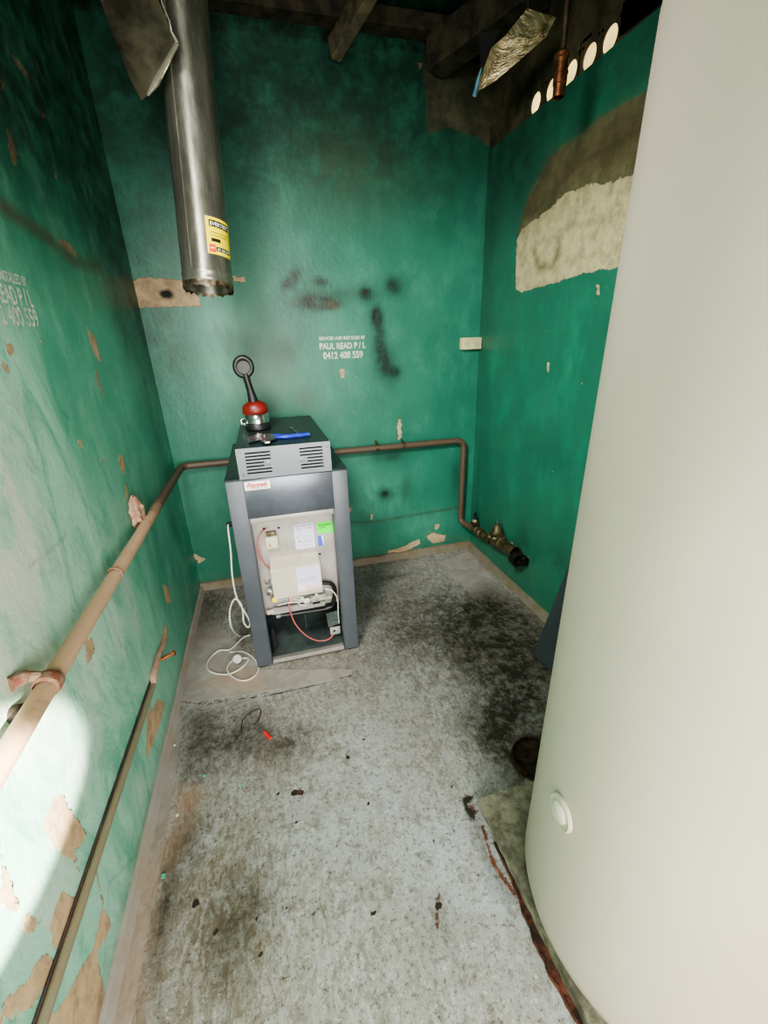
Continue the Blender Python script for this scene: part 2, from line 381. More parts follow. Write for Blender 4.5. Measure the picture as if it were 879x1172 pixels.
def vent_band(bm):
    """wall strip of thickness .1 with five round through holes, set back behind the paint edge"""
    x0, x1 = XR+.004, XR+.011; z0, z1 = ZT-.08, ZT+.11
    ys = [un(u, v, 0, XR)[1] for u, v in ((612, 117), (630, 101), (652, 83), (673, 67), (696, 50))]
    zc = ZT+.036; rr = .041; w = .0505
    edges = [-.9]
    cells = sorted(ys)
    def quad(a, b, c, d_): bm.faces.new([bm.verts.new(p) for p in (a, b, c, d_)])
    def rect(ya, yb_, za, zb, x): quad((x, ya, za), (x, yb_, za), (x, yb_, zb), (x, ya, zb))
    cur = -.9
    for y in cells:
        for x in (x0, x1): rect(cur, y-w, z0, z1, x)
        n = 32
        for k in range(n):
            a0, a1 = 2*PI*k/n+PI/4, 2*PI*(k+1)/n+PI/4
            def sq(a):
                c, s_ = math.cos(a), math.sin(a); m_ = max(abs(c), abs(s_)); return (y+w*c/m_, zc+w*s_/m_)
            def ci(a): return (y+rr*math.cos(a), zc+rr*math.sin(a))
            for x in (x0, x1):
                quad((x, *sq(a0)), (x, *sq(a1)), (x, *ci(a1)), (x, *ci(a0)))
            quad((x0, *ci(a0)), (x0, *ci(a1)), (x1, *ci(a1)), (x1, *ci(a0)))
        for x in (x0, x1):
            rect(y-w, y+w, zc+w, z1, x); rect(y-w, y+w, z0, zc-w, x)
        cur = y+w
    for x in (x0, x1): rect(cur, YB+.1, z0, z1, x)
    for z in (z0, z1): quad((x0, -.9, z), (x0, YB+.1, z), (x1, YB+.1, z), (x1, -.9, z))
    bmesh.ops.remove_doubles(bm, verts=bm.verts[:], dist=1e-5)
o = mesh('vent_band', m_cement, wr, vent_band, smooth=20); o['kind'] = 'structure'; o['label'] = 'dark band of five round vent holes'
o = mesh('upper_course', m_cement, wr, lambda bm: box(bm, (XR+.004, -.9, ZT+.11), (XR+.016, YB+.1, ZC))); o['kind'] = 'structure'
o = mesh('render_edge', mR, wr, lambda bm: box(bm, (XR+.001, -.9, ZT-.02), (XR+.014, YB, ZT-.0015))); o['kind'] = 'structure'

# ---- floor
W = Paint(2, 0, 0, 1, XL-.05, XR+.05, -.9, YB+.05, .0095)
def wet(px, am, so=.1): W.poly('dark', px, so, am)
wet([(520, 690), (560, 670), (600, 690), (650, 740), (640, 860), (600, 900), (560, 880), (530, 830), (545, 790), (520, 740)], .85)
wet([(470, 680), (520, 670), (560, 700), (620, 740), (600, 800), (540, 780), (480, 720)], .5)
wet([(410, 660), (470, 660), (520, 690), (520, 740), (440, 740), (415, 700)], .35)
for p, a_, b_, am in [((238, 700), .14, .35, .7), ((282, 720), .06, .2, .9), ((210, 690), .03, .2, .6), ((260, 850), .12, .12, .75), ((330, 850), .12, .10, .75), ((290, 835), .08, .12, .6), ((230, 830), .08, .12, .6), ((225, 860), .06, .15, .5), ((265, 1060), .09, .16, .75), ((190, 1040), .035, .18, .9), ((215, 960), .06, .12, .55), ((300, 1020), .07, .1, .3), ((505, 1060), .07, .09, .3), ((450, 660), .2, .05, .5), ((590, 860), .1, .15, .7), ((560, 720), .2, .2, .4)]:
    W.blob('dark', p, a_, b_, am, add=True)
for p, a_, b_, am in [((270, 1050), .16, .25, .7), ((330, 850), .14, .12, .6), ((200, 1000), .2, .4, .4), ((240, 690), .2, .3, .5), ((560, 760), .2, .3, .3), ((190, 800), .1, .1, .4), ((470, 640), .3, .03, .4)]: W.blob('brown', p, a_, b_, am, add=True)
W.blob('dark', (500, 740), .55, .5, .45, add=True); W.blob('brown', (480, 720), .5, .45, .35, add=True)
for p, a_, b_, am in [((430, 900), .25, .4, .8), ((450, 760), .1, .2, .5), ((520, 1000), .2, .25, .6), ((570, 1040), .12, .2, .7), ((350, 950), .15, .2, .5), ((430, 715), .08, .06, .8), ((540, 960), .08, .1, .8)]: W.blob('pale', p, a_, b_, am, add=True)
W.poly('screed', [(228, 690), (300, 766), (405, 765), (400, 775), (330, 788), (270, 797), (208, 805), (205, 790)], .06)
W.poly('screed', [(180, 830), (208, 815), (205, 860), (190, 960), (170, 1060), (150, 1172), (100, 1200), (150, 1000), (170, 900)], .015)
W.poly('screed', [(500, 645), (537, 630), (600, 700), (570, 705), (530, 672)], .02, .9)
W.poly('screed', [(570, 705), (600, 700), (640, 740), (620, 745)], .02, .9)
W.poly('pink', [(205, 900), (230, 905), (222, 945), (205, 990), (190, 1010), (180, 990), (195, 940)], .03, .8)
W.poly('pink', [(150, 1000), (200, 960), (190, 1040), (160, 1172), (100, 1190), (125, 1100)], .04, .5)
W.poly('pink', [(250, 770), (300, 765), (300, 790), (240, 785)], .04, .6)
W.line('crack', [(205, 803), (240, 806), (270, 800), (300, 797), (345, 788), (402, 773)], .0035, .008, 1)
W.line('crack', [(405, 770), (420, 820), (432, 870), (450, 925), (460, 960)], .001, .006, .6)
W.line('crack', [(450, 1035), (490, 1027), (530, 1024), (550, 1020)], .001, .006, .55)
W.line('crack', [(466, 1015), (478, 995)], .002, .006, .6)
W.line('crack', [(398, 868), (403, 867)], .003, .006, .8)
W.line('crack', [(280, 840), (283, 825), (297, 812), (300, 822), (288, 845), (292, 862)], .0015, .006, .7)
W.line('rust', [(503, 1020), (501, 1034), (500, 1062)], .004, .016, 1); W.line('rust', [(487, 1030), (520, 1024)], .002, .008, .8)
W.blob('crack', (502, 1036), .014, .011, 1.1); W.line('rust', [(580, 1045), (582, 1070), (576, 1068)], .002, .010, .9)
W.poly('crack', [(523, 915), (535, 905), (548, 912), (540, 922), (548, 935), (538, 945), (530, 930)], .025, .72); W.poly('rust', [(523, 915), (535, 905), (552, 918), (556, 935), (540, 945), (528, 930)], .03, .55); W.line('dark', [(545, 940), (560, 985), (585, 1030)], .01, .03, .8)
W.line('rust', [(552, 945), (565, 990), (590, 1025), (630, 1085), (690, 1170)], .006, .012, 1)
W.line('rust', [(212, 870), (200, 930), (185, 985), (170, 1060)], .002, .010, .7); W.line('rust', [(165, 1060), (150, 1150)], .002, .012, .5)
for k in range(46):
    p = (rs.uniform(220, 600), rs.uniform(790, 1150)); r_ = rs.uniform(.004, .010)
    W.blob('crack', p, r_, r_*rs.uniform(.6, 1.5), rs.uniform(.5, 1))
for p, r_ in [((224, 1034), .012), ((247, 1066), .009), ((337, 907), .014), ((345, 907), .01), ((318, 908), .006), ((473, 744), .006), ((298, 1091), .006), ((326, 1118), .006), ((422, 920), .006)]: W.blob('crack', p, r_, r_, 1.3)
W.get('h')[:] = .0018*smooth_noise(W.U, W.V, 14, 4)
def floor_material():
    n = NT('worn_concrete')
    big = n.noise(2.2, 5, .6, dist=.4); mid = n.noise(9, 6, .72, dist=.5, off=2); brush = n.noise(26, 5, .75, stretch=(1.7, .7, 1), dist=.9, off=6); fine = n.noise(110, 4, .7, off=8)
    fl = n.noise(24, 6, .8, stretch=(1, 1, 1), off=12)
    col = n.mix(n.ramp(big, .35, .65), (150, 145, 136), (170, 170, 167))
    col = n.mix(n.ramp(brush, .40, .66, 0, .75), col, (122, 112, 98))
    pa = n.math('MULTIPLY', n.attr('pale'), n.ramp(mid, .35, .6, .35, 1)); col = n.mix(n.math('MULTIPLY', pa, .75, True), col, (178, 184, 188))
    # worn-in grime flecks everywhere
    col = n.mix(n.ramp(fl, .50, .62, 0, .62), col, (112, 104, 92)); col = n.mix(n.ramp(n.noise(70, 5, .8, off=31), .53, .63, 0, .75), col, (74, 66, 54)); col = n.mix(n.ramp(n.noise(50, 5, .8, off=41), .55, .66, 0, .6), col, (206, 206, 200))
    scf = n.ramp(n.math('ADD', n.attr('screed'), n.math('MULTIPLY', n.math('SUBTRACT', mid, .5), .3)), .44, .56)
    col = n.mix(scf, col, n.mix(n.ramp(mid, .35, .7), (150, 143, 132), (172, 166, 158)))
    col = n.mix(n.math('MULTIPLY', n.attr('pink'), n.ramp(mid, .3, .6, .4, .85), True), col, (186, 150, 124))
    bro = n.math('MULTIPLY', n.attr('brown'), n.ramp(brush, .36, .62, .05, .8), True); col = n.mix(bro, col, (92, 70, 42))
    dk = n.math('MULTIPLY', n.attr('dark'), n.ramp(n.math('ADD', n.math('MULTIPLY', fl, .6), n.math('MULTIPLY', mid, .4)), .38, .58, .50, 1), True)
    col = n.mix(dk, col, (50, 46, 37))
    ru = n.ramp(n.math('ADD', n.attr('rust'), n.math('MULTIPLY', n.math('SUBTRACT', fl, .5), .9)), .42, .6); ru = n.math('MULTIPLY', ru, n.ramp(n.attr('rust'), .05, .2))
    col = n.mix(ru, col, n.mix(n.ramp(mid, .4, .6), (66, 34, 24), (120, 74, 52)))
    cr = n.ramp(n.math('ADD', n.attr('crack'), n.math('MULTIPLY', n.math('SUBTRACT', fl, .5), .8)), .40, .60); cr = n.math('MULTIPLY', cr, n.ramp(n.attr('crack'), .05, .2))
    col = n.mix(cr, col, (46, 38, 30))
    h = n.math('ADD', n.math('MULTIPLY', brush, .5), n.math('MULTIPLY', fine, .3)); h = n.math('ADD', h, n.math('MULTIPLY', scf, .5)); h = n.math('SUBTRACT', h, n.math('MULTIPLY', cr, .8))
    n.bump(h, .5, .008)
    return n.fin(col, n.ramp(dk, 0, 1, .75, .42), 0, .4)
W.build('floor', floor_material())

# ---- ceiling, skirting lips, the doorway wall behind the camera
def struct(name, m, fn, *a, **k):
    o = mesh(name, m, None, fn, *a, **k); o['kind'] = 'structure'; return o
n = NT('sooty_green_ceiling')
v = n.noise(3.5, 5, .7, stretch=(3, .6, 1), dist=.8)
mC = n.fin(n.mix(n.ramp(v, .35, .7), (16, 30, 24), (46, 84, 70)), .4, .2); 
struct('ceiling', mC, lambda bm: box(bm, (XL-.1, -.9, ZC), (XR+.1, YB+.1, ZC+.08)))
m_lip = mat('grey_lip_paint', (184, 178, 168), .8, var=.12, sc=8, bump=.6, c2=(160, 146, 130))
def lip(bm, a, b, nrm, w=.022, h=.042, seed=1):
    a = Vector(a); b = Vector(b); nrm = Vector(nrm); n_ = 60; q = random.Random(seed); prev = None
    for i in range(n_+1):
        p = a.lerp(b, i/n_); ww = w*(1+.18*q.uniform(-1, 1)); hh = h*(1+.08*q.uniform(-1, 1))
        ring = [bm.verts.new(p), bm.verts.new(p+nrm*(ww+.012)), bm.verts.new(p+nrm*(ww+.004)+Vector((0, 0, hh*.55))), bm.verts.new(p+nrm*ww+Vector((0, 0, hh*.92))), bm.verts.new(p+nrm*(ww*.6)+Vector((0, 0, hh))), bm.verts.new(p+Vector((0, 0, hh)))]
        if prev:
            for k in range(6): bm.faces.new((prev[k], prev[(k+1) % 6], ring[(k+1) % 6], ring[k]))
        else: bm.faces.new(ring)
        prev = ring
    bm.faces.new(prev[::-1])
m_lip2 = mat('dirty_lip_paint', (158, 150, 132), .85, var=.18, sc=9, bump=.6, c2=(124, 110, 88))
struct('baseboard_left', m_lip, lip, (XL, -.85, 0), (XL, YB, 0), (1, 0, 0), .012, .034, 2)
struct('baseboard_back', m_lip2, lip, (XL, YB, 0), (XR, YB, 0), (0, -1, 0), .02, .05, 3)
struct('baseboard_right', m_lip2, lip, (XR, -.85, 0), (XR, YB, 0), (-1, 0, 0), .022, .045, 4)
m_front = mat('green_paint_plain', (40, 140, 110), .6, sc=4)
YF = -.42; DX0, DX1, DZ = -.50, .80, 2.06
def front(bm):
    box(bm, (XL, YF-.11, 0), (DX0, YF, ZC)); box(bm, (DX1, YF-.11, 0), (XR, YF, ZC)); box(bm, (DX0, YF-.11, DZ), (DX1, YF, ZC))
struct('wall_front', m_front, front)
def frame(bm):
    for x0, x1 in ((DX0, DX0+.035), (DX1-.035, DX1)): box(bm, (x0, YF-.12, 0), (x1, YF+.01, DZ), .004)
    box(bm, (DX0, YF-.12, DZ-.035), (DX1, YF+.01, DZ), .004)
struct('trim_1', mat('door_frame_paint', (150, 150, 140), .5), frame)

# ------------------------------------------------------------------ ceiling timbers
m_wood = mat('sooty_timber', (52, 46, 34), .8, var=.35, sc=14, bump=.5)
m_wood2 = mat('grey_timber', (92, 84, 66), .75, var=.2, sc=18, bump=.4)
def beam(bm, a, b, w, h):
    a = Vector(a); b = Vector(b); t = (b-a).normalized(); s_ = t.cross(Vector((0, 0, 1))).normalized(); u_ = s_.cross(t)
    c = [s_*w/2+u_*h/2, -s_*w/2+u_*h/2, -s_*w/2-u_*h/2, s_*w/2-u_*h/2]
    prism(bm, [a+x for x in c], b-a)
    bmesh.ops.bevel(bm, geom=bm.edges[:], offset=.003, segments=1, affect='EDGES')
def beam_t(name, a, b, w, h, m, label):
    o = mesh(name, m, None, beam, a, b, w, h); tag(o, label, 'beam', None); return o
beam_t('ceiling_rafter', un(382, 58, 1, YB-.03), un(432, -30, 2, 2.98), .055, .09, m_wood2, 'thin pale grey timber rafter slanting above the heater')
beam_t('ceiling_rafter', un(497, 66, 1, YB-.05), un(620, -25, 2, 2.95), .13, .14, m_wood, 'thick dark timber beam meeting the back wall near the bare cement corner')
beam_t('ceiling_rafter', un(250, 20, 1, YB-.06), un(560, 60, 1, YB-.06), .06, .07, m_wood, 'dark wall plate timber lying along the top of the back wall')
# the plate runs straight along the wall
o = bpy.data.objects['ceiling_rafter.002']; bm = bmesh.new(); box(bm, (XL, YB-.09, 2.985), (XR, YB, 3.055), .004); bm.to_mesh(o.data); bm.free()

# ------------------------------------------------------------------ flue pipe
n = NT('galvanised_steel')
sp = n.noise(18, 6, .75, stretch=(1, 1, .25)); 
mG = n.fin(n.mix(n.ramp(sp, .35, .7), (140, 138, 126), (182, 180, 168)), n.ramp(sp, .3, .7, .34, .48), .85)
tg = mG.node_tree.nodes.new('ShaderNodeTangent'); tg.direction_type = 'RADIAL'; tg.axis = 'Z'
n.p.inputs['Anisotropic'].default_value = .85; n.p.inputs['Anisotropic Rotation'].default_value = 0.25; n.l(tg.outputs[0], n.p.inputs['Tangent'])
fb = un(239, 330, 1, 2.03); ft = un(207, 0, 1, 2.14); fd = (ft-fb).normalized(); L_ = (ft-fb).length
# carry it on to the ceiling
L_ = (3.055-fb.z)/fd.z-.02; FR = .093
fl = thing('flue_pipe', fb, 'long galvanised metal flue pipe hanging down above the heater', 'pipe')
def pf(bm):
    pr = [(FR-.003, .0), (FR, .0), (FR, .012), (FR+.003, .016), (FR+.003, .020), (FR, .026), (FR, .034), (FR+.003, .038), (FR+.003, .044), (FR, .050), (FR*.92, L_), (FR*.92-.003, L_), (FR-.003, .0)]
    lathe(bm, pr, fb, fd, 48)
mesh('tube', mG, fl, pf, smooth=50)
def seam(bm):
    side = Vector((0, -1, 0)); side = (side-fd*side.dot(fd)).normalized(); s2 = fd.cross(side)
    dd = (side*math.cos(.55)-s2*math.sin(.55)) if (fd.cross(side)).x > 0 else (side*math.cos(.55)+s2*math.sin(.55))
    p = fb+dd*(FR+.0005); tube(bm, [p+fd*.05, p+fd*L_-dd*FR*.06], .0025, 8)
mesh('seam', mG, fl, seam)
m_rim = mat('scorched_rim', (96, 86, 70), .5, .8, var=.4, sc=40)
def rag(bm):
    u = fd.orthogonal().normalized(); w = fd.cross(u); q = random.Random(4); top = []; bot = []; inn = []
    N = 60
    for k in range(N):
        a = 2*PI*k/N; dd = u*math.cos(a)+w*math.sin(a)
        top.append(bm.verts.new(fb+dd*(FR+.001)+fd*.012)); bot.append(bm.verts.new(fb+dd*(FR+.004*q.random())-fd*(.004+.012*q.random()))); inn.append(bm.verts.new(fb+dd*(FR-.003)+fd*.012))
    for k in range(N):
        k2 = (k+1) % N; bm.faces.new((top[k], top[k2], bot[k2], bot[k])); bm.faces.new((bot[k], bot[k2], inn[k2], inn[k]))
mesh('crimped_rim', m_rim, fl, rag)
# yellow sticker wrapped on the tube
def on_tube(u, v):
    d_ = Vector(ray(u, v)); o_ = Vector((0, 0, H)); w = o_-fb
    dp = d_-fd*d_.dot(fd); wp = w-fd*w.dot(fd)
    a_ = dp.dot(dp); b_ = 2*dp.dot(wp); c_ = wp.dot(wp)-(FR+.0015)**2; D = b_*b_-4*a_*c_
    t = (-b_-math.sqrt(max(0, D)))/(2*a_); return o_+d_*t
m_yel = mat('yellow_label', (238, 218, 30), .4, var=.03); m_ink = mat('black_ink', (28, 26, 20), .5, var=.05); m_red = mat('red_ink', (214, 62, 40), .45, var=.05); m_wht = mat('white_print', (236, 236, 226), .5, var=.02)
cS = on_tube(252, 272)
hx = ((cS-fb)-fd*((cS-fb).dot(fd))).normalized(); hy = -fd.cross(hx)  # around direction
if hy.x < 0: hy = -hy
hS = (cS-fb).dot(fd)
def wrap(bm, a0, a1, z0, z1, lift):
    N = 10; prev = None
    for k in range(N+1):
        a = (a0+(a1-a0)*k/N)/FR; dd = hx*math.cos(a)+hy*math.sin(a)
        p = [bm.verts.new(fb+dd*(FR+lift)+fd*(hS+z)) for z in (z0, z1)]
        if prev: bm.faces.new((prev[0], p[0], p[1], prev[1]))
        prev = p
st = mesh('yellow_sticker', m_yel, fl, wrap, -.052, .056, -.062, .062, .0015); st['label'] = 'yellow warning sticker'
mesh('sticker_print', m_ink, st, lambda bm: (wrap(bm, -.040, .046, .030, .052, .0022), wrap(bm, -.036, .0, -.020, -.008, .0022), wrap(bm, -.02, .046, -.050, -.035, .0022), wrap(bm, -.036, .04, .010, .012, .0022), wrap(bm, -.036, .03, .0, .002, .0022)))
mesh('sticker_mark', m_red, st, lambda bm: wrap(bm, -.046, -.022, -.056, -.030, .0028))
def wraptext(name, s, m, par, a0, width, z0, size, lift):
    o = text(name, s, m, None, (0, 0, 0), (1, 0, 0), (0, 1, 0), size, width, 0, bold=.01)
    for v in o.data.vertices:
        a = (a0+v.co.x)/FR; dd = hx*math.cos(a)+hy*math.sin(a); v.co = fb+dd*(FR+lift)+fd*(hS+z0+v.co.y)
    o.parent = par; o.matrix_parent_inverse = wm(par).inverted(); return o
wraptext('sticker_lettering', 'EVERTEST', m_wht, st, -.036, .076, .034, .013, .0030)
wraptext('sticker_number', '50 160 200', m_wht, st, -.016, .056, -.047, .008, .0030)
wraptext('sticker_word', 'HOT', m_wht, st, -.043, .018, -.046, .007, .0034)

# ------------------------------------------------------------------ sheet metal under the ceiling
n = NT('crumpled_sheet')
v = n.noise(6, 5, .7, dist=1.5); n.bump(v, .8, .05)
mS = n.fin(n.mix(n.ramp(v, .35, .65), (110, 98, 78), (222, 196, 158)), .3, .7)
def sheet(bm, pts, th, nrm, sub=3, amp=.01, seed=1):
    prism(bm, pts, Vector(nrm)*th)
    bmesh.ops.triangulate(bm, faces=bm.faces[:]); bmesh.ops.subdivide_edges(bm, edges=bm.edges[:], cuts=sub, use_grid_fill=True)
    q = random.Random(seed)
    for v in bm.verts:
        c = v.co; v.co = c+Vector(nrm)*amp*(math.sin(c.x*31+seed)+math.sin(c.z*27+c.y*19+seed*2))
mS2 = mat('dull_grey_sheet', (96, 90, 76), .42, .75, var=.25, sc=6)
t1 = thing('metal_flashing', un(170, 108, 1, 2.02), 'bent dull grey metal flashing with a bright folded edge left of the flue', 'flashing')
def lp(u, v, y): return un(u, v, 1, y-.24)
pl = [lp(70, -120, 2.1), lp(126, 31, 2.2), lp(150, 92, 2.28), lp(162, 115, 2.3), lp(170, 108, 2.28), lp(202, 48, 2.16), lp(194, 30, 2.14), lp(182, 2, 2.1), lp(150, -120, 2.06)]
mesh('panel', mS2, t1, sheet, pl, .004, (0, .9, .3), 3, .003)
m_bright = mat('bright_cut_edge', (214, 208, 188), .25, .8, var=.08)
def edge(bm):
    tube(bm, [lp(169, 109, 2.268), lp(178, 95, 2.25), lp(186, 80, 2.225), lp(203, 49, 2.148)], [.004, .011, .0095, .006], 10)
    tube(bm, [lp(203, 49, 2.148), lp(196, 36, 2.14), lp(194, 24, 2.13), lp(186, 5, 2.10), lp(182, -10, 2.08)], [.006, .0035, .0025, .003, .002], 8)
o = mesh('folded_edge', m_bright, t1, edge); o['label'] = 'shiny folded edge'
m_dull = mat('dull_pipe', (70, 58, 44), .5, .6, var=.3)
t2 = thing('metal_flashing', un(590, 60, 1, 2.0), 'crumpled reflective metal flashing hanging under the ceiling beside the vent holes', 'flashing')
def rp(u, v, y): return un(u, v, 1, y)
pr_ = [rp(543, 108, 2.22), rp(563, 55, 2.12), rp(578, 42, 2.08), rp(604, 10, 1.98), rp(637, 20, 1.96), rp(626, 42, 2.02), rp(598, 66, 2.10), rp(566, 94, 2.18)]
mesh('panel', mS, t2, sheet, pr_, .003, (.2, .8, .5), 4, .006, 5)
m_blue = mat('blue_sheet_edge', (90, 130, 150), .3, .3)
o = mesh('turned_edge', m_blue, t2, lambda bm: tube(bm, [rp(543, 110, 2.21), rp(548, 88, 2.17), rp(551, 78, 2.15)], [.010, .007, .003], 8)); o['label'] = 'blue edge'
for P_ in (rp(604, 12, 1.98), rp(630, 20, 1.965)):
    mesh('hanger', m_dull, t2, lambda bm: tube(bm, [P_, Vector((P_.x, P_.y, ZC-.001))], .003, 8))
t2b = mesh('backing_sheet', m_black, t2, sheet, [rp(543, 104, 2.24), rp(550, 72, 2.2), rp(548, 38, 2.14), rp(572, 34, 2.1), rp(560, 60, 2.16)], .003, (.2, .8, .5), 2, .002, 3)

# ------------------------------------------------------------------ hanging copper pipe
m_cop = mat('aged_copper', (118, 78, 54), .38, .85, var=.3, sc=25)
cp = thing('copper_pipe', un(639, 112, 1, 1.72), 'short copper pipe stub hanging from the ceiling before the vent holes', 'pipe')
a = un(639, 112, 1, 1.72); b_ = un(644, 60, 1, 1.72); c_ = Vector((b_.x+.005, b_.y, ZC)); dv = (b_-a).normalized()
def cpf(bm):
    l = (b_-a).length
    lathe(bm, [(.017, .002), (.021, 0), (.021, l*.28), (.024, l*.30), (.024, l*.50), (.026, l*.52), (.026, l*.56), (.023, l*.58), (.023, l*.86), (.026, l*.88), (.026, l*.96), (.018, l), (.012, l*1.06), (.010, l*1.1)], a, dv, 20)
    lathe(bm, [(.017, .002), (.016, l*.2), (0, l*.2)], a, dv, 20)
mesh('coupling', m_cop, cp, cpf)
mesh('riser', m_dull, cp, lambda bm: tube(bm, [b_+dv*.0, b_.lerp(c_, .3), c_+Vector((0, 0, -.003))], .011, 14))

# ------------------------------------------------------------------ pool heater cabinet
m_cab = mat('charcoal_enamel', (82, 86, 93), .38, .15, var=.05, sc=3)
m_cab_top = mat('dark_top_enamel', (38, 52, 50), .42, .1, var=.1, sc=4)
m_hood = mat('grey_enamel', (112, 116, 122), .35, .35, var=.04, sc=3)
m_pan = mat('slate_panel', (92, 96, 106), .26, .55, var=.08, sc=5)
m_alu = mat('bare_aluminium', (178, 172, 166), .4, .5, var=.06, sc=6)
m_dark = mat('dark_hollow', (12, 13, 13), .7, var=.1)
m_tray = mat('dark_tray', (84, 94, 92), .35, .4, var=.2, sc=6)
m_cream = mat('cream_cover', (198, 190, 172), .45, .05, var=.03)
HX0, HX1, YFt, HZ, HB = -.2063, .3247, 1.859, 1.0132, 2.63
PX0, PX1, OZ = -.132, .2526, .8085
ht = thing('pool_heater', ((HX0+HX1)/2, 2.2, 0), 'grey gas pool heater cabinet with its front door off, standing on the concrete floor', 'heater')
th = .004
mesh('side_panel', m_cab, ht, lambda bm: box(bm, (HX0, YFt+.02, .012), (HX0+th, HB, HZ), .001))
mesh('side_panel', m_cab, ht, lambda bm: box(bm, (HX1-th, YFt+.02, .012), (HX1, HB, HZ), .001))
mesh('rear_panel', m_cab, ht, lambda bm: box(bm, (HX0, HB, .012), (HX1, HB+th, HZ), .001))
def post(bm, x0, x1, inner):
    # folded sheet corner post: front face, outer face, inner return
    box(bm, (x0, YFt, .012), (x1, YFt+.02, HZ-.004), .003)
    xi = x1 if inner > 0 else x0
    box(bm, (xi-.003, YFt+.01, .012), (xi+.003, YFt+.075, HZ-.18), .001)
mesh('corner_post', m_cab, ht, post, HX0, PX0, 1); mesh('corner_post', m_cab, ht, post, PX1, HX1, -1)
for x in (HX0+.03, HX1-.03):
    for y in (YFt+.008, HB-.05): mesh('foot', m_dark, ht, lambda bm: box(bm, (x-.022, y, 0), (x+.022, y+.04, .013), .002))
mesh('cabinet_top', m_cab_top, ht, lambda bm: box(bm, (HX0-.002, YFt-.001, HZ-.004), (HX1+.002, HB+.004, HZ+.003), .001))
up = mesh('upper_panel', m_pan, ht, lambda bm: (box(bm, (PX0-.002, YFt-.006, OZ+.022), (PX1+.002, YFt+.01, HZ-.002), .003)))
mesh('opening_rail', m_alu, ht, lambda bm: box(bm, (PX0+.004, YFt+.002, OZ-.006), (PX1-.004, YFt+.03, OZ+.022), .002))
# hood with louvres
OX0, OX1, OT = -.1426, .256, 1.1496; OY0 = YFt-.006
hood = mesh('hood_front', m_hood, ht, lambda bm: None)
def slot_plate(bm):
    """front plate of the hood with two banks of seven real louvre slots"""
    zs = [OT-.022-.0145*k for k in range(7)]; hh = .0035
    L1 = (OX0+.035, OX0+.035+.105); R1 = (OX1-.035-.100, OX1-.035)
    xs = sorted({OX0, L1[0], L1[1]-.03, L1[1], R1[0], R1[0]+.03, R1[1], OX1})
    zz = [HZ+.003]
    for z in sorted(zs): zz += [z-hh, z+hh]
    zz.append(OT)
    def open_(xa, xb, za, zb):
        zm = (za+zb)/2; xm = (xa+xb)/2; k = [i for i, z in enumerate(zs) if abs(z-zm) < hh*.9]
        if not k: return False
        k = k[0]; inL = L1[0] < xm < L1[1]; inR = R1[0] < xm < R1[1]
        if k in (3, 4) and (L1[1]-.03 < xm < L1[1] or R1[0] < xm < R1[0]+.03): return False
        return inL or inR
    for i in range(len(xs)-1):
        for j in range(len(zz)-1):
            if not open_(xs[i], xs[i+1], zz[j], zz[j+1]):
                bm.faces.new([bm.verts.new(p) for p in ((xs[i], OY0, zz[j]), (xs[i+1], OY0, zz[j]), (xs[i+1], OY0, zz[j+1]), (xs[i], OY0, zz[j+1]))])
    bmesh.ops.remove_doubles(bm, verts=bm.verts[:], dist=1e-5)
    g = bmesh.ops.extrude_face_region(bm, geom=bm.faces[:])
    for v in g['geom']:
        if isinstance(v, bmesh.types.BMVert): v.co.y += .003
bm = bmesh.new(); slot_plate(bm); bmesh.ops.recalc_face_normals(bm, faces=bm.faces[:]); bm.to_mesh(hood.data); bm.free()
mesh('hood_top', m_cab_top, ht, lambda bm: box(bm, (OX0, OY0+.003, OT-.003), (OX1, HB-.01, OT), .001))
mesh('hood_side', m_cab_top, ht, lambda bm: box(bm, (OX0, OY0+.003, HZ+.003), (OX0+.003, HB-.01, OT-.003)))
mesh('hood_side', m_cab_top, ht, lambda bm: box(bm, (OX1-.003, OY0+.003, HZ+.003), (OX1, HB-.01, OT-.003)))
mesh('hood_baffle', m_dark, ht, lambda bm: box(bm, (OX0+.01, OY0+.03, HZ+.004), (OX1-.01, OY0+.034, OT-.004)))
m_screw = mat('screw_steel', (150, 150, 150), .3, .9)
for x, z in ((OX0+.016, OT-.02), (OX1-.014, OT-.02), (OX0+.016, HZ+.022), (OX1-.014, HZ+.022)):
    mesh('screw', m_screw, ht, lambda bm: lathe(bm, [(.0055, 0), (.0055, .002), (.003, .004), (0, .004)], (x, OY0, z), (0, -1, 0), 12))
for x in (OX0+.125, OX0+.27): mesh('louvre_tab', m_hood, ht, lambda bm: box(bm, (x-.010, OY0-.002, OT-.082), (x+.012, OY0, OT-.060), .001))
# badge
m_white = mat('white_badge', (238, 236, 232), .4, var=.02); m_crim = mat('crimson_ink', (190, 8, 44), .45, var=.04)
bd = mesh('badge', m_white, ht, lambda bm: box(bm, (PX0+.004, YFt-.0075, HZ-.048), (PX0+.112, YFt-.006, HZ-.010), .0004)); bd['label'] = 'white badge with red script lettering'
text('badge_lettering', 'Raypak', m_crim, bd, (PX0+.012, YFt-.0076, HZ-.034), (1, 0, 0), (0, 0, 1), .020, .092, .0006, shear=.35, bold=.03)
mesh('badge_underline', m_crim, bd, lambda bm: prism(bm, [(PX0+.012, YFt-.0078, HZ-.043), (PX0+.10, YFt-.0078, HZ-.040), (PX0+.10, YFt-.0078, HZ-.038), (PX0+.03, YFt-.0078, HZ-.0405)], (0, -.0004, 0)))
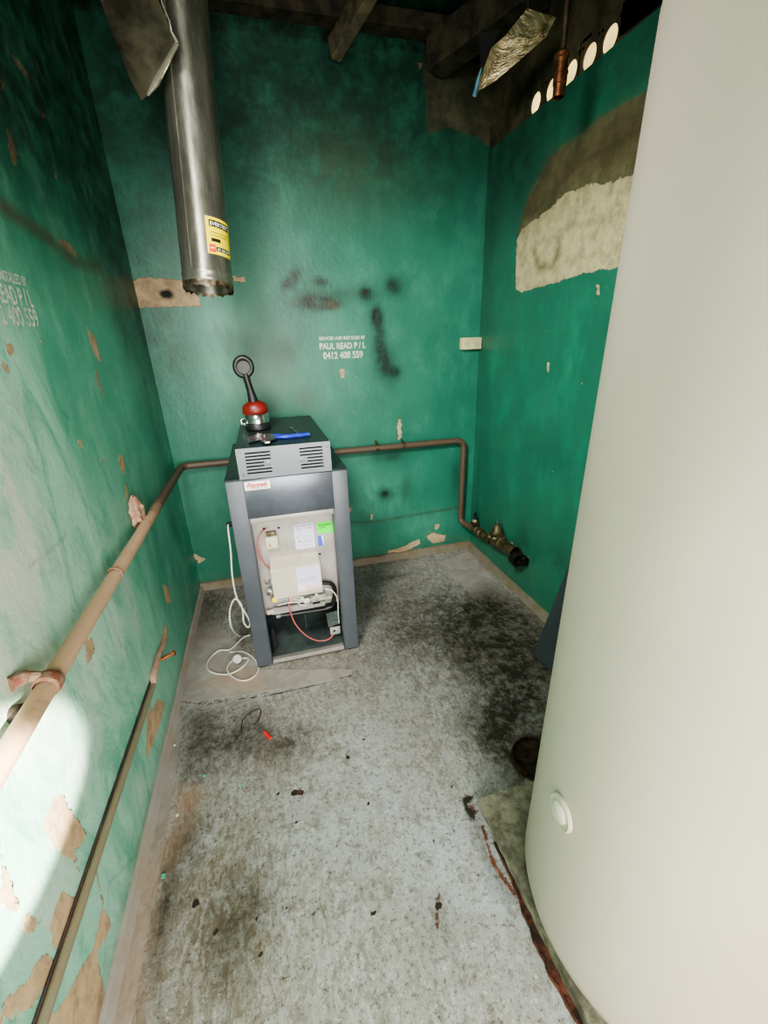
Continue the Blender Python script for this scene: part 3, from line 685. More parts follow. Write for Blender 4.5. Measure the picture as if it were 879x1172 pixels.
# interior
YI = YFt+.085
def hp(u, v, y=YI): return un(u, v, 1, y)
ZB = hp(340, 700).z
mesh('inner_panel', m_alu, ht, lambda bm: box(bm, (PX0, YI, ZB+.02), (PX1, YI+.003, OZ+.02)))
mesh('inner_side', m_alu, ht, lambda bm: box(bm, (PX0-.001, YFt+.02, ZB-.03), (PX0+.002, YI+.003, OZ+.01)))
mesh('inner_side', m_alu, ht, lambda bm: box(bm, (PX1-.002, YFt+.02, ZB-.03), (PX1+.001, YI+.003, OZ+.01)))
mesh('burner_tray', m_tray, ht, lambda bm: (box(bm, (PX0-.03, YFt+.03, .030), (PX1+.03, HB-.1, .036), .001)))
mesh('inner_back', m_tray, ht, lambda bm: box(bm, (HX0+.02, YFt+.42, .036), (HX1-.02, YFt+.424, ZB+.1)))
for x in (HX0+.035, HX1-.038): mesh('inner_cheek', m_tray, ht, lambda bm: box(bm, (x, YFt+.03, .036), (x+.003, YFt+.42, ZB+.1)))
mesh('bottom_strip', m_alu, ht, lambda bm: box(bm, (PX0+.006, YFt+.001, .014), (PX1-.006, YFt+.03, .036), .003))
for u, v in ((313, 748), (394, 732)): mesh('screw_hole', m_dark, ht, lambda bm: lathe(bm, [(.008, 0), (.008, .003), (0, .003)], un(u, v, 1, YFt+.03)+Vector((0, -.002, 0)), (0, -1, 0), 14))
for u, v in ((313, 741-12), (396, 722-12)): mesh('slot_recess', m_dark, ht, lambda bm: box(bm, un(u, v, 1, YFt+.06)+Vector((-.005, -.002, -.06)), un(u, v, 1, YFt+.06)+Vector((.008, .002, .055))))
for u, v in ((302, 605), (319, 604), (366, 634)): mesh('panel_hole', m_dark, ht, lambda bm: lathe(bm, [(.0055, 0), (.0055, .002), (0, .002)], hp(u, v), (0, -1, 0), 12))
# junction box
q = hp(311, 619)
jb = mesh('junction_box', m_cream, ht, lambda bm: box(bm, q+Vector((-.029, -.035, -.026)), q+Vector((.029, 0, .034)), .004)); jb['label'] = 'small cream junction box'
mesh('box_bracket', m_rim, jb, lambda bm: box(bm, q+Vector((-.022, -.022, .034)), q+Vector((.026, 0, .054)), .002))
mesh('indicator', m_red, jb, lambda bm: lathe(bm, [(.0045, 0), (.004, .003), (0, .0045)], q+Vector((-.010, -.035, -.006)), (0, -1, 0), 12))
mesh('rocker_switch', mat('ivory_plastic', (206, 200, 170), .4), jb, lambda bm: box(bm, q+Vector((.002, -.039, -.014)), q+Vector((.018, -.034, .004)), .001))
# labels
def plate(bm, c0, c1, y, t=.001): box(bm, (c0.x, y-t, c1.z), (c1.x, y, c0.z))
m_paper = mat('paper_label', (214, 212, 232), .5, var=.02); m_green = mat('green_sticker', (50, 255, 0), .45, var=.03); m_blu = mat('blue_sticker', (70, 86, 200), .45, var=.05); m_pale = mat('pale_print', (150, 150, 170), .6, var=.05)
c0 = hp(335.5, 601); c1 = hp(361, 626)
l1 = mesh('wiring_label', m_paper, ht, plate, c0, c1, YI); l1['label'] = 'white wiring diagram label'
def dia(bm):
    w = c1.x-c0.x; h = c0.z-c1.z; q_ = random.Random(3)
    for a_, b2, c2, d2 in [(.08, .06, .30, .10), (.38, .05, .62, .09), (.7, .04, .92, .08), (.12, .18, .22, .22), (.26, .18, .36, .22), (.78, .17, .9, .22), (.1, .45, .16, .53), (.28, .3, .285, .55), (.28, .55, .5, .56), (.45, .45, .7, .46), (.7, .3, .705, .55), (.78, .35, .92, .36), (.45, .66, .85, .68), (.16, .64, .26, .72), (.3, .72, .9, .73), (.15, .86, .9, .875), (.5, .5, .9, .51)]:
        box(bm, (c0.x+a_*w, YI-.0016, c0.z-d2*h), (c0.x+c2*w, YI-.001, c0.z-b2*h))
mesh('diagram_print', m_pale, l1, dia)
c2_ = hp(362.5, 598.5); c3 = hp(380.5, 608.5)
l2 = mesh('pass_sticker', m_green, ht, plate, c2_, c3, YI, .0012); l2['label'] = 'bright green sticker'
m_dg = mat('dark_green_ink', (20, 90, 20), .6)
text('sticker_lettering', 'PASSED', m_dg, l2, (c2_.x+.008, YI-.0013, c2_.z-.020), (1, 0, 0), (0, 0, 1), .011, .058, .0005, bold=.015)
mesh('sticker_line', m_dg, l2, lambda bm: box(bm, (c2_.x+.010, YI-.0018, c2_.z-.030), (c2_.x+.040, YI-.0012, c2_.z-.027)))
c4 = hp(363.5, 613.5); c5 = hp(370.5, 624)
l3 = mesh('blue_sticker', m_blu, ht, plate, c4, c5, YI, .0012)
mesh('sticker_white_half', m_white, l3, lambda bm: prism(bm, [(c4.x+.018, YI-.0016, c4.z), (c5.x, YI-.0016, c4.z), (c5.x, YI-.0016, c5.z), (c4.x+.024, YI-.0016, c5.z)], (0, .0003, 0)))
# control cover
YC = YFt+.012
A, B_, Cc, D_ = hp(309, 653, YC), hp(366.5, 645, YC), hp(370, 680.5, YC), hp(314, 684, YC)
xa, xb = (A.x+D_.x)/2, (B_.x+Cc.x)/2; zt = (A.z+B_.z)/2; zb = (Cc.z+D_.z)/2; zs_ = hp(336, 635).z
def cover(bm):
    nx = xa+(xb-xa)*.42
    pr1 = [(xa, YC, zb-.004), (nx, YC, zb-.004), (nx, YC, zb+.012), (nx+.002, YC, zb), (xb, YC, zb), (xb, YC, zt), (xa, YC, zt)]
    # front face, sloping top, sides
    fr = [bm.verts.new(p) for p in ((xa, YC, zb), (xb, YC, zb), (xb, YC, zt), (xa, YC, zt))]
    bk = [bm.verts.new(p) for p in ((xa, YI, zb), (xb, YI, zb), (xb-.004, YI, zs_), (xa+.004, YI, zs_))]
    bm.faces.new(fr); bm.faces.new((fr[3], fr[2], bk[2], bk[3])); bm.faces.new((fr[0], fr[3], bk[3], bk[0])); bm.faces.new((fr[2], fr[1], bk[1], bk[2])); bm.faces.new((fr[1], fr[0], bk[0], bk[1]))
    bmesh.ops.bevel(bm, geom=[e for e in bm.edges], offset=.003, segments=2, affect='EDGES')
cv = mesh('control_cover', m_cream, ht, cover); cv['label'] = 'cream box cover with a sloping top'
xm = xa+(xb-xa)*.5
nt = mesh('notice_label', m_paper, cv, lambda bm: box(bm, (xm, YC-.0012, zb+.026), (xb-.006, YC, zt-.006)))
m_pink = mat('pink_print', (232, 130, 140), .6); 
def lines(bm, zr, n_, w0, w1, hgt=.0022):
    for k in range(n_):
        z = zr[0]+(zr[1]-zr[0])*k/max(1, n_-1); q_ = random.Random(k+n_)
        x = w0
        while x < w1-.006:
            l = q_.uniform(.004, .012); box(bm, (x, YC-.0017, z), (min(w1, x+l), YC-.0012, z+hgt)); x += l+.0025
mesh('red_band', mat('pale_pink_band', (240, 214, 222), .6), nt, lambda bm: box(bm, (xm, YC-.0014, zb+.026), (xb-.006, YC-.0011, zb+.056)))
mesh('red_print', m_pink, nt, lines, (zb+.031, zb+.048), 3, xm+.006, xb-.012)
mesh('grey_print', m_pale, nt, lines, (zb+.078, zb+.096), 4, xm+.005, xb-.014)
mesh('heading_print', m_pink, nt, lines, (zt-.018, zt-.018), 1, xm+.006, xb-.014)
# gas valve and clutter under the cover
m_zinc = mat('zinc_casting', (176, 174, 166), .42, .5, var=.12, sc=20); m_yk = mat('yellow_knob', (232, 208, 40), .4, var=.03)
gv = mesh('gas_valve', m_zinc, ht, lambda bm: (box(bm, hp(311, 692, YC+.02), hp(344, 678, YC+.055), .005)))
mesh('regulator', m_zinc, gv, lambda bm: box(bm, hp(356, 690, YC+.03), hp(372, 676, YC+.06), .003))
mesh('pressure_port', m_zinc, ht, lambda bm: lathe(bm, [(.016, 0), (.016, .02), (.010, .024), (.010, .035)], hp(309, 676, YI-.02), (-.2, -1, 0), 14))
mesh('pressure_port', m_zinc, ht, lambda bm: lathe(bm, [(.012, 0), (.012, .03)], hp(306, 664, YI), (0, -1, 0), 12))
mesh('valve_knob', m_yk, gv, lambda bm: lathe(bm, [(.014, 0), (.014, .008), (.012, .010), (0, .010)], hp(314.5, 686, YC+.012), (0, -1, .15), 20))
mesh('valve_block', m_cream, gv, lambda bm: (box(bm, hp(366, 687, YC+.02), hp(379, 681, YC+.045), .002)))
for a_, b2, m_, nm in (((358, 692, .018), (366, 687, .04), m_dark, 'connector'), ((321, 704, .053), (327, 697, .068), m_dark, 'connector'),
                       ((348, 691, .02), (354, 684, .03), m_white, 'terminal'), ((361, 683, .02), (363, 678, .03), m_white, 'terminal'),
                       ((331, 684, .02), (335, 680, .03), m_white, 'terminal'), ((343, 688, .022), (347, 682, .03), m_white, 'terminal')):
    mesh(nm, m_, gv, lambda bm: box(bm, hp(a_[0], a_[1], YC+a_[2]), hp(b2[0], b2[1], YC+b2[2]), .0015))
mesh('burner_rail', m_alu, ht, lambda bm: prism(bm, [hp(312, 697, YI-.03), hp(372, 688, YI-.03), hp(372, 693, YI-.03), hp(312, 704, YI-.03)], (0, .01, 0)))
mesh('end_tab', mat('pinkish_tab', (206, 178, 168), .5), ht, lambda bm: box(bm, hp(306, 704, YI-.035), hp(313, 697, YI-.025), .001))
m_rub = mat('black_pipe_paint', (40, 40, 42), .32, .5, var=.1)
mf = mesh('gas_manifold', m_rub, ht, lambda bm: tube(bm, bend([hp(366, 667, YI-.03), hp(380, 667, YI-.03), hp(384, 676, YI-.03), hp(381, 694, YI-.03), hp(372, 697, YI-.03), hp(340, 702, YI-.03), hp(319, 705, YI-.03)], .03), .0105, 14)); mf['label'] = 'black bent gas pipe'
mesh('manifold_cap', m_tray, ht, lambda bm: lathe(bm, [(.012, 0), (.012, .02), (0, .021)], hp(321, 705, YI-.03)-Vector((.02, 0, 0)), (1, 0, 0), 16))
m_wh = mat('white_wire', (214, 212, 200), .45, var=.03); m_rw = mat('red_wire', (196, 96, 92), .45, var=.05)
mesh('wire', m_wh, ht, lambda bm: tube(bm, spline([hp(372, 674, YC+.02), hp(380, 676, YC+.015), hp(386, 685, YC+.02), hp(387, 700, YC+.03), hp(388, 713, YC+.05)]), .0028, 8))['label'] = 'white wire'
mesh('wire', m_rw, ht, lambda bm: tube(bm, spline([hp(330, 683, YC+.02), hp(332, 698, YC+.015), hp(338, 714, YC+.01), hp(350, 727, YC+.01), hp(363, 733, YC+.015), hp(375, 732, YC+.02), hp(382, 726, YC+.03)]), .0032, 8))['label'] = 'pink red wire drooping in the opening'
mesh('wire', m_rw, ht, lambda bm: tube(bm, spline([hp(306, 604, YI-.015), hp(299, 611, YI-.02), hp(295.5, 622, YI-.03), hp(297, 635, YI-.03), hp(303, 646, YI-.02), hp(309, 651, YI-.01)]), .003, 8))['label'] = 'red wire curving left of the cover'
mesh('wire', m_wh, ht, lambda bm: (tube(bm, spline([hp(330, 690, YC+.02), hp(338, 686, YC+.01), hp(350, 689, YC+.012), hp(362, 682, YC+.01)]), .0022, 8), tube(bm, spline([hp(338, 688, YC+.016), hp(346, 693, YC+.012), hp(352, 692, YC+.012)]), .0022, 8), tube(bm, spline([hp(318, 693, YC+.02), hp(330, 690, YC+.016), hp(345, 689, YC+.016)]), .0025, 8)))['label'] = 'white wires under the cover'
mesh('sensor_rod', m_screw, ht, lambda bm: tube(bm, [hp(349, 702, YI), hp(351, 719, YI)], .0016, 8))
br = mesh('pilot_bracket', m_zinc, ht, lambda bm: box(bm, hp(378.5, 727, YC+.05), hp(389, 716, YC+.054), .001))
mesh('bracket_hole', m_dark, br, lambda bm: lathe(bm, [(.007, 0), (.007, .002), (0, .002)], hp(382.5, 722, YC+.05), (0, -1, 0), 14))
mesh('bracket_arm', m_tray, br, lambda bm: (prism(bm, [hp(376, 718, YC+.06), hp(373, 702, YC+.06), hp(386, 699, YC+.06), hp(388, 714, YC+.06)], (0, .003, 0)), box(bm, hp(379, 716, YC+.05), hp(388, 709, YC+.058), .002)))

# power cord
m_cord = mat('white_cable', (206, 206, 196), .45, var=.05)
CY = 2.0
g = lambda u, v: un(u, v, 2, .006)
air = [un(263, 600, 1, CY), un(261, 603, 1, CY-.01), un(264, 630, 1, CY-.02), un(266, 660, 1, CY-.03), un(271, 684, 1, CY-.04), un(280, 700, 1, CY-.05), un(286, 712, 1, CY-.06), un(284, 718, 1, CY-.06), un(279, 712, 1, CY-.06), un(278, 700, 1, CY-.05), un(275, 690, 1, CY-.05), un(268, 686, 1, CY-.04), un(263, 700, 1, CY-.03), un(265, 718, 1, CY-.03)]
flr = [g(274, 728), g(286, 727), g(278, 730), g(264, 743), g(250, 745), g(238, 757), g(240, 768), g(258, 772), g(274, 766), g(284, 756), g(280, 753), g(268, 757)]
def cordf(bm):
    tube(bm, spline(air+flr), .0042, 10)
    tube(bm, spline([g(263, 746.5), g(278, 746), g(290, 753), g(296, 765), g(290, 775), g(277, 779), g(264, 773), g(260, 764), g(266, 756), g(270, 755)]), .0042, 10)
cd = mesh('power_cord', m_cord, ht, cordf); cd['label'] = 'white power cord looping down onto the floor'
mesh('plug', mat('clear_plug', (198, 196, 196), .25, var=.06), cd, lambda bm: lathe(bm, [(.010, -.02), (.014, -.012), (.022, 0), (.024, .010), (.023, .020), (.019, .024), (0, .025)], g(273, 757)+Vector((0, 0, .018)), (-.1, -.75, .55), 20))
mesh('cable_gland', m_dark, cd, lambda bm: lathe(bm, [(.012, 0), (.012, .03), (.008, .04)], (HX0, CY, un(263, 600, 1, CY).z), (-1, 0, 0), 16))

# ------------------------------------------------------------------ tools on the hood
base = un(296, 491, 2, OT); base.z = OT
m_tb = mat('black_rubber', (30, 30, 31), .45, var=.15, sc=30); m_tr = mat('red_plastic', (112, 34, 28), .4, var=.12, sc=20); m_ts = mat('chrome_collar', (200, 200, 196), .18, .95)
tool = thing('hand_tool', base, 'red and black hand tool with silver collar standing upright on the heater hood', 'tool')
K = .0046   # metres per photo pixel at the tool
mesh('base', m_tb, tool, lambda bm: lathe(bm, [(0, 0), (.058, 0), (.064, .006), (.062, .028), (.058, .034)], base, (0, 0, 1), 28))
mesh('collar', m_ts, tool, lambda bm: (lathe(bm, [(.050, .030), (.060, .036), (.058, .072), (.052, .080)], base, (0, 0, 1), 28), tube(bm, [base+Vector((-.060, -.01, .060)), base+Vector((-.078, -.015, .055)), base+Vector((-.080, -.015, .035)), base+Vector((-.062, -.01, .030))], .006, 8)))
def body(bm):
    lathe(bm, [(.054, .076), (.062, .084), (.064, .100), (.058, .122), (.040, .136), (.026, .142)], base, (-.03, 0, 1), 28)
    for v in bm.verts: v.co.y = base.y+(v.co.y-base.y)*.8
mesh('body', m_tr, tool, body)
hp_ = [base+Vector(p) for p in ((-.006, 0, .132), (-.010, 0, .17), (-.018, 0, .22), (-.026, 0, .27))]
mesh('neck', m_tb, tool, lambda bm: tube(bm, spline(hp_, 5), [.027-.010*min(1, k/8) for k in range(len(spline(hp_, 5)))], 16))
def grip(bm):
    c = base+Vector((-.030, 0, .305)); N = 28
    tube(bm, [c+Vector((.038*math.cos(2*PI*k/N), 0, .042*math.sin(2*PI*k/N))) for k in range(N+1)], .013, 12)
mesh('grip_ring', m_tb, tool, grip)
mesh('grip_insert', mat('worn_grey_rubber', (66, 66, 64), .6, var=.1), tool, lambda bm: lathe(bm, [(0, -.010), (.030, -.010), (.034, 0), (.030, .010), (0, .010)], base+Vector((-.030, 0, .303)), (0, 1, 0), 24))

tz = OT+.012
def tp(u, v, z=tz): return un(u, v, 2, z)
m_bh = mat('blue_grip', (44, 62, 176), .4, var=.12, sc=30); m_steel = mat('brushed_tool_steel', (150, 152, 156), .28, .9, var=.1)
pw = thing('pliers', tp(310, 499), 'blue handled pliers lying on the heater hood along its front edge', 'pliers')
def jaw(bm):
    j = [tp(283, 503), tp(286, 502), tp(296, 498), tp(312, 498), tp(316, 503), tp(300, 507), tp(296, 503.5), tp(288, 506), tp(284, 507)]
    prism(bm, j, (0, 0, .008)); bmesh.ops.bevel(bm, geom=bm.edges[:], offset=.001, segments=1, affect='EDGES')
    lathe(bm, [(.008, 0), (.008, .014), (.005, .016), (0, .016)], tp(303, 501), (0, 0, 1), 14)
mesh('jaws', m_steel, pw, jaw)
mesh('handle', m_bh, pw, lambda bm: tube(bm, spline([tp(310, 500), tp(325, 500), tp(340, 498.5), tp(354, 497)]), [.006]+[.010+.003*math.sin(k/24*3)for k in range(24)], 12, flat=.8))
mesh('handle', m_bh, pw, lambda bm: tube(bm, spline([tp(285, 503.5), tp(300, 499.5), tp(314, 498), tp(328, 498.5)]), .0075, 12, flat=.8))
mesh('adjuster', m_ts, pw, lambda bm: box(bm, tp(303, 508)-Vector((0, 0, 0)), tp(309, 505)+Vector((0, 0, .008)), .002))
bl = mesh('bolt', m_steel, None, lambda bm: (tube(bm, [un(333, 489, 2, OT+.004), un(341, 496.5, 2, OT+.004)], .0035, 8), lathe(bm, [(.007, 0), (.007, .006), (0, .006)], un(333, 489, 2, OT+.006)-Vector((.003, -.003, 0)), (.5, -.8, 0), 6)))
tag(bl, 'thin steel bolt lying on the heater hood behind the pliers', 'bolt')

# ------------------------------------------------------------------ pipes on the walls
def pipe_mat(name, c1, c2, y0, y1):
    n = NT(name); v = n.noise(14, 5, .7); sep = n.t.nodes.new('ShaderNodeSeparateXYZ'); n.l(n.co, sep.inputs[0])
    f_ = n.ramp(n.math('ADD', sep.outputs[1], n.math('MULTIPLY', n.math('SUBTRACT', v, .5), .5)), y0, y1)
    col = n.mix(f_, c1, c2); col = n.mix(n.ramp(v, .55, .75, 0, .35), col, (110, 84, 62)); n.bump(n.noise(40), .3, .003)
    return n.fin(col, .5, .05)
m_pp = pipe_mat('painted_to_bare_pipe', (204, 168, 136), (96, 80, 66), 1.75, 2.15)
ZP = .8845; PR = .021; xo = XL+.05; yo = YB-.05
cx = un(531, 503, 1, yo).x; zd = un(529, 590, 1, yo).z
pA = thing('water_pipe', (xo, 1.4, ZP), 'long painted pipe running along the left and back walls then down the corner', 'pipe')
vx = XR-.065; v1 = un(543, 605, 0, vx); v2 = un(568, 618, 0, vx); v3 = un(592, 640, 0, vx)
path = bend([(xo, -.36, ZP-.01), (xo, yo, ZP), (cx, yo, ZP-.005), (cx-.005, yo, v1.z-.0), (v1.x, v1.y+.03, v1.z)], .06, 8)
mesh('tube', m_pp, pA, lambda bm: tube(bm, path, PR, 20))
m_clip = mat('paint_crusted_bracket', (208, 176, 148), .7, var=.2, sc=40, bump=.6, c2=(150, 84, 62))
def clamp(name, y, lump=1):
    def fn(bm):
        lathe(bm, [(PR+.001, -.02), (PR+.006, -.014), (PR+.007, 0), (PR+.006, .012), (PR+.001, .018)], (xo, y, ZP-.003), (0, 1, 0), 20)
        tube(bm, spline([(xo-.012, y, ZP+.018), (xo-.03, y-.01, ZP+.03), (XL+.001, y-.03, ZP+.034)], 5), [.012]*5+[.015]*5+[.017], 10)
    return mesh(name, m_clip, pA, fn)
clamp('wall_bracket', un(62, 797, 0, xo)[1])
def knob(bm):
    p = Vector((XL, un(20, 830, 0, XL)[1], ZP-.025)); lathe(bm, [(.02, 0), (.018, .02), (.010, .026), (.010, .04), (0, .041)], p, (1, 0, .1), 14)
mesh('bracket_bolt', mat('dark_iron', (66, 56, 48), .6, .5), pA, knob)
mesh('joint_ring', m_clip, pA, lambda bm: lathe(bm, [(PR, -.008), (PR+.003, -.004), (PR+.003, .006), (PR, .01)], (xo, un(133, 661, 0, xo)[1], ZP-.001), (0, 1, 0), 20))
m_br = mat('stained_clamp', (92, 78, 58), .5, .5, var=.3, sc=30)
for u in (432, 462):
    xx = un(u, 512, 1, yo).x
    def cl(bm):
        lathe(bm, [(PR, -.010), (PR+.004, -.010), (PR+.004, .010), (PR, .010)], (xx, yo, ZP), (1, 0, 0), 20)
        if u == 462: tube(bm, [(xx, yo+.0, ZP+.02), (xx, YB-.001, ZP+.03)], .006, 10)
        else: tube(bm, [(xx, yo-.002, ZP+.02), (xx, YB-.02, ZP+.032), (xx, YB-.001, ZP+.033)], .008, 10)
    mesh('pipe_clamp', m_br, pA, cl)
m_putty = mat('cracked_putty', (224, 190, 164), .8, var=.14, sc=20, bump=.8, c2=(176, 132, 110))
pc = un(157, 586, 0, XL+.02)
def lump(bm, c, sx, sy, sz, seed):
    bmesh.ops.create_icosphere(bm, subdivisions=3, radius=1); q = random.Random(seed)
    for v in bm.verts:
        k = 1+.22*math.sin(v.co.x*5+seed)*math.sin(v.co.y*6+seed*2)+.15*math.sin(v.co.z*9)
        v.co = Vector((c.x+v.co.x*sx*k, c.y+v.co.y*sy*k, c.z+v.co.z*sz*k))
o = mesh('wall_bracket', m_putty, pA, lump, Vector((XL+.018, pc.y, pc.z)), .025, .05, .06, 3); o['label'] = 'lump of cracked pinkish putty by the pipe'

# lower conduit
xc = XL+.013; e0 = un(177, 778, 0, xc); e1 = un(49, 1168, 0, xc); e2 = e0+(e1-e0)*1.25
cdm = mat('weathered_conduit', (176, 160, 128), .5, .05, var=.2, sc=9, c2=(140, 134, 112))
lc = thing('conduit_pipe', e0, 'thin weathered conduit running low along the left wall beneath the painted pipe', 'pipe')
mesh('tube', cdm, lc, lambda bm: tube(bm, [e0, e0.lerp(e2, .5), e2], .0115, 14))
mesh('shadow_line', mat('shadow_line_tone', (74, 58, 56), .7, var=.2), lc, lambda bm: tube(bm, [e0+Vector((-.009, .0, .013)), e2+Vector((-.009, 0, .013))], .0030, 8))  # thin dark tube drawn as the shadow line above the conduit
mesh('end_stub', m_putty, lc, lambda bm: tube(bm, spline([e0+Vector((0, -.03, 0)), e0+Vector((-.002, .02, .02)), un(182, 748, 0, xc-.003), un(187, 735, 0, xc-.006), un(190, 716, 0, XL+.003)], 5), [.012, .013, .014, .015, .015, .014, .014, .013, .012, .011, .010, .011, .012, .012, .013, .013, .012, .010, .008, .006, .003], 12))
tpv = un(188, 752, 0, XL+.02)
def tapf(bm):
    tube(bm, [Vector((XL+.005, tpv.y, tpv.z-.01)), Vector((XL+.035, tpv.y+.005, tpv.z)), Vector((XL+.055, tpv.y+.01, tpv.z+.004))], [.008, .009, .005], 10)
    lathe(bm, [(.003, 0), (.013, .002), (.013, .007), (.003, .010)], (XL+.055, tpv.y+.01, tpv.z+.003), (1, .2, .3), 12)
tapo = mesh('wall_tap', mat('rusty_brass', (150, 88, 52), .6, .4, var=.3, sc=30), None, tapf); tag(tapo, 'tiny rusty tap low on the left wall above the conduit end', 'tap')

# valves low on the right wall
m_brz = mat('tarnished_brass', (84, 74, 50), .5, .55, var=.35, sc=22, bump=.4, c2=(112, 100, 72))
dv = (v3-v1).normalized()
v_1 = thing('gate_valve', v1, 'small tarnished brass valve at the foot of the corner pipe', 'valve')
mesh('body', m_brz, v_1, lambda bm: (lathe(bm, [(.020, -.045), (.030, -.043), (.030, -.025), (.024, -.022), (.030, 0), (.026, .022), (.032, .026), (.032, .045), (.022, .05), (.024, .085), (.034, .088), (.034, .11), (.026, .115), (.026, (v2-v1).length-.07)], v1, dv, 20), lathe(bm, [(.022, .0), (.022, .038), (.030, .042), (.030, .050), (.018, .055)], v1, (0, 0, 1), 20)))
mesh('packing_nut', mat('cream_nut', (184, 168, 130), .5, .3, var=.1), v_1, lambda bm: lathe(bm, [(.017, .054), (.017, .070), (.010, .074)], v1, (0, 0, 1), 6), smooth=20)
mesh('spindle', m_dark, v_1, lambda bm: lathe(bm, [(.009, .072), (.012, .080), (.007, .092), (.011, .102), (.011, .122), (.004, .128), (0, .128)], v1, (0, 0, 1), 12))
v_2 = thing('gate_valve', v2, 'large tarnished brass valve with a domed bonnet on the right wall', 'valve')
mesh('body', m_brz, v_2, lambda bm: (lathe(bm, [(.024, -.075), (.036, -.073), (.036, -.05), (.030, -.045), (.044, -.015), (.044, .02), (.034, .045), (.044, .05), (.044, .075), (.036, .08), (.036, .105)], v2, dv, 22)))
mesh('bonnet', m_brz, v_2, lambda bm: lathe(bm, [(.036, .02), (.052, .030), (.052, .044), (.040, .050), (.034, .085), (.022, .100), (.018, .118), (.010, .122)], v2, (0, 0, 1), 22))
mesh('bonnet_flange', mat('verdigris_flange', (150, 146, 118), .6, .2, var=.2, sc=30), v_2, lambda bm: lathe(bm, [(.040, .024), (.055, .028), (.055, .040), (.040, .044)], v2, (0, 0, 1), 8), smooth=20)
mesh('spindle', mat('verdigris_spindle', (70, 110, 96), .5, .4), v_2, lambda bm: lathe(bm, [(.008, .120), (.006, .130), (.006, .150), (0, .152)], v2, (0, 0, 1), 10))
v_3 = thing('pipe_union', v3, 'black open-ended pipe union beyond the large brass valve', 'pipe fitting')
m_iron = mat('black_iron', (34, 32, 26), .5, .4, var=.3, sc=30)
e3 = v2+dv*.1
mesh('sleeve', m_brz, v_3, lambda bm: lathe(bm, [(.034, 0), (.036, .01), (.036, (v3-e3).length-.03), (.042, (v3-e3).length-.02)], e3, dv, 22))
mesh('collar', m_iron, v_3, lambda bm: lathe(bm, [(.040, -.03), (.046, -.026), (.046, .012), (.036, .018), (.030, .018), (.026, -.01), (0, -.01)], v3, dv, 22))
mesh('lug', m_iron, v_3, lambda bm: (box(bm, v3+Vector((.015, -.04, -.035)), v3+Vector((.055, .0, .02)), .006), lathe(bm, [(.010, 0), (.010, .02), (0, .021)], v3+Vector((.02, -.03, .02)), (-.5, -.8, .2), 6)))

# ------------------------------------------------------------------ socket outlet
m_sock = mat('aged_socket_plastic', (222, 214, 168), .45, var=.06, sc=10)
s0 = un(529, 400, 1, YB-.045); s1 = un(551.5, 386, 1, YB-.045)
so = thing('power_outlet', ((s0.x+s1.x)/2, YB, s0.z), 'cream double power outlet mounted on the green back wall near the corner', 'outlet')
mesh('mounting_block', m_sock, so, lambda bm: box(bm, (s0.x, YB-.036, s0.z), (s1.x, YB-.0005, s1.z), .004))
fp = mesh('face_plate', m_sock, so, lambda bm: box(bm, (s0.x-.001, YB-.045, s0.z-.001), (s1.x+.001, YB-.036, s1.z+.001), .003))
sm = (s0.x+s1.x)/2; szm = (s0.z+s1.z)/2
m_slot = mat('slot_shadow', (96, 88, 60), .6)
for k in (-1, 1):
    def slots(bm):
        for dx, a_ in ((-.010, .5), (.010, -.5), (0, 0)):
            zz = szm+(-.012 if dx == 0 else 0)
            box(bm, (-.0012, -.001, -.005), (.0012, .0003, .005), 0, Matrix.Translation((sm+k*.032+dx, YB-.0455, zz))@Matrix.Rotation(a_, 4, 'Y'))
    mesh('socket_slots', m_slot, fp, slots)
    mesh('switch', m_sock, fp, lambda bm: box(bm, (sm+k*.018-.006, YB-.049, szm+.010), (sm+k*.018+.006, YB-.045, szm+.022), .0015))

# ------------------------------------------------------------------ stencilled lettering
m_sten = mat('white_stencil_paint', (202, 212, 190), .7, var=.08, sc=40)
def stencil(par, y_top, org_fn, right, widths, bold=.034):
    for (s, z, size, off, w) in widths:
        text('lettering_line', s, m_sten, par, org_fn(off, z), right, (0, 0, 1), size, w, .0012, bold=bold)
zt_, zb_ = un(390, 384, 1, YB), un(390, 410, 1, YB)
X0 = un(366, 400, 1, YB).x; X1 = un(418.5, 400, 1, YB).x; WW = X1-X0
def zz_(v): return un(392, v, 1, YB).z
st1 = thing('stencil_lettering', (X0, YB, zz_(410)), 'three lines of white stencilled lettering on the green back wall above the heater', 'lettering')
rowsB = [('SERVICED AND INSTALLED BY', zz_(388.6), zz_(384.8)-zz_(388.6), 0, WW), ('PAUL READ P / L', zz_(399), zz_(392)-zz_(399), 0, WW), ('0412 400 559', zz_(410), zz_(402.3)-zz_(410), .018, WW*.87)]
stencil(st1, 0, lambda off, z: Vector((X0+off, YB, z)), (1, 0, 0), rowsB)
yR = un(41.5, 350, 0, XL).y; 
def zl_(v, u): return un(u, v, 0, XL).z
st2 = thing('stencil_lettering', (XL, yR-.2, zl_(372, 40)), 'white stencilled lettering on the left wall cut off by the frame edge', 'lettering')
W2 = WW*1.0
z1_, z2_, z3_ = zl_(328, 31), zl_(352, 40), zl_(374, 43)
rowsL = [('SERVICED AND INSTALLED BY', z1_, .024, 0, W2), ('PAUL READ P / L', z2_, .043, 0, W2*1.01), ('0412 400 559', z3_, .046, .02, W2*.94)]
stencil(st2, 0, lambda off, z: Vector((XL, yR-W2-.02+off, z)), (0, 1, 0), rowsL, .022)

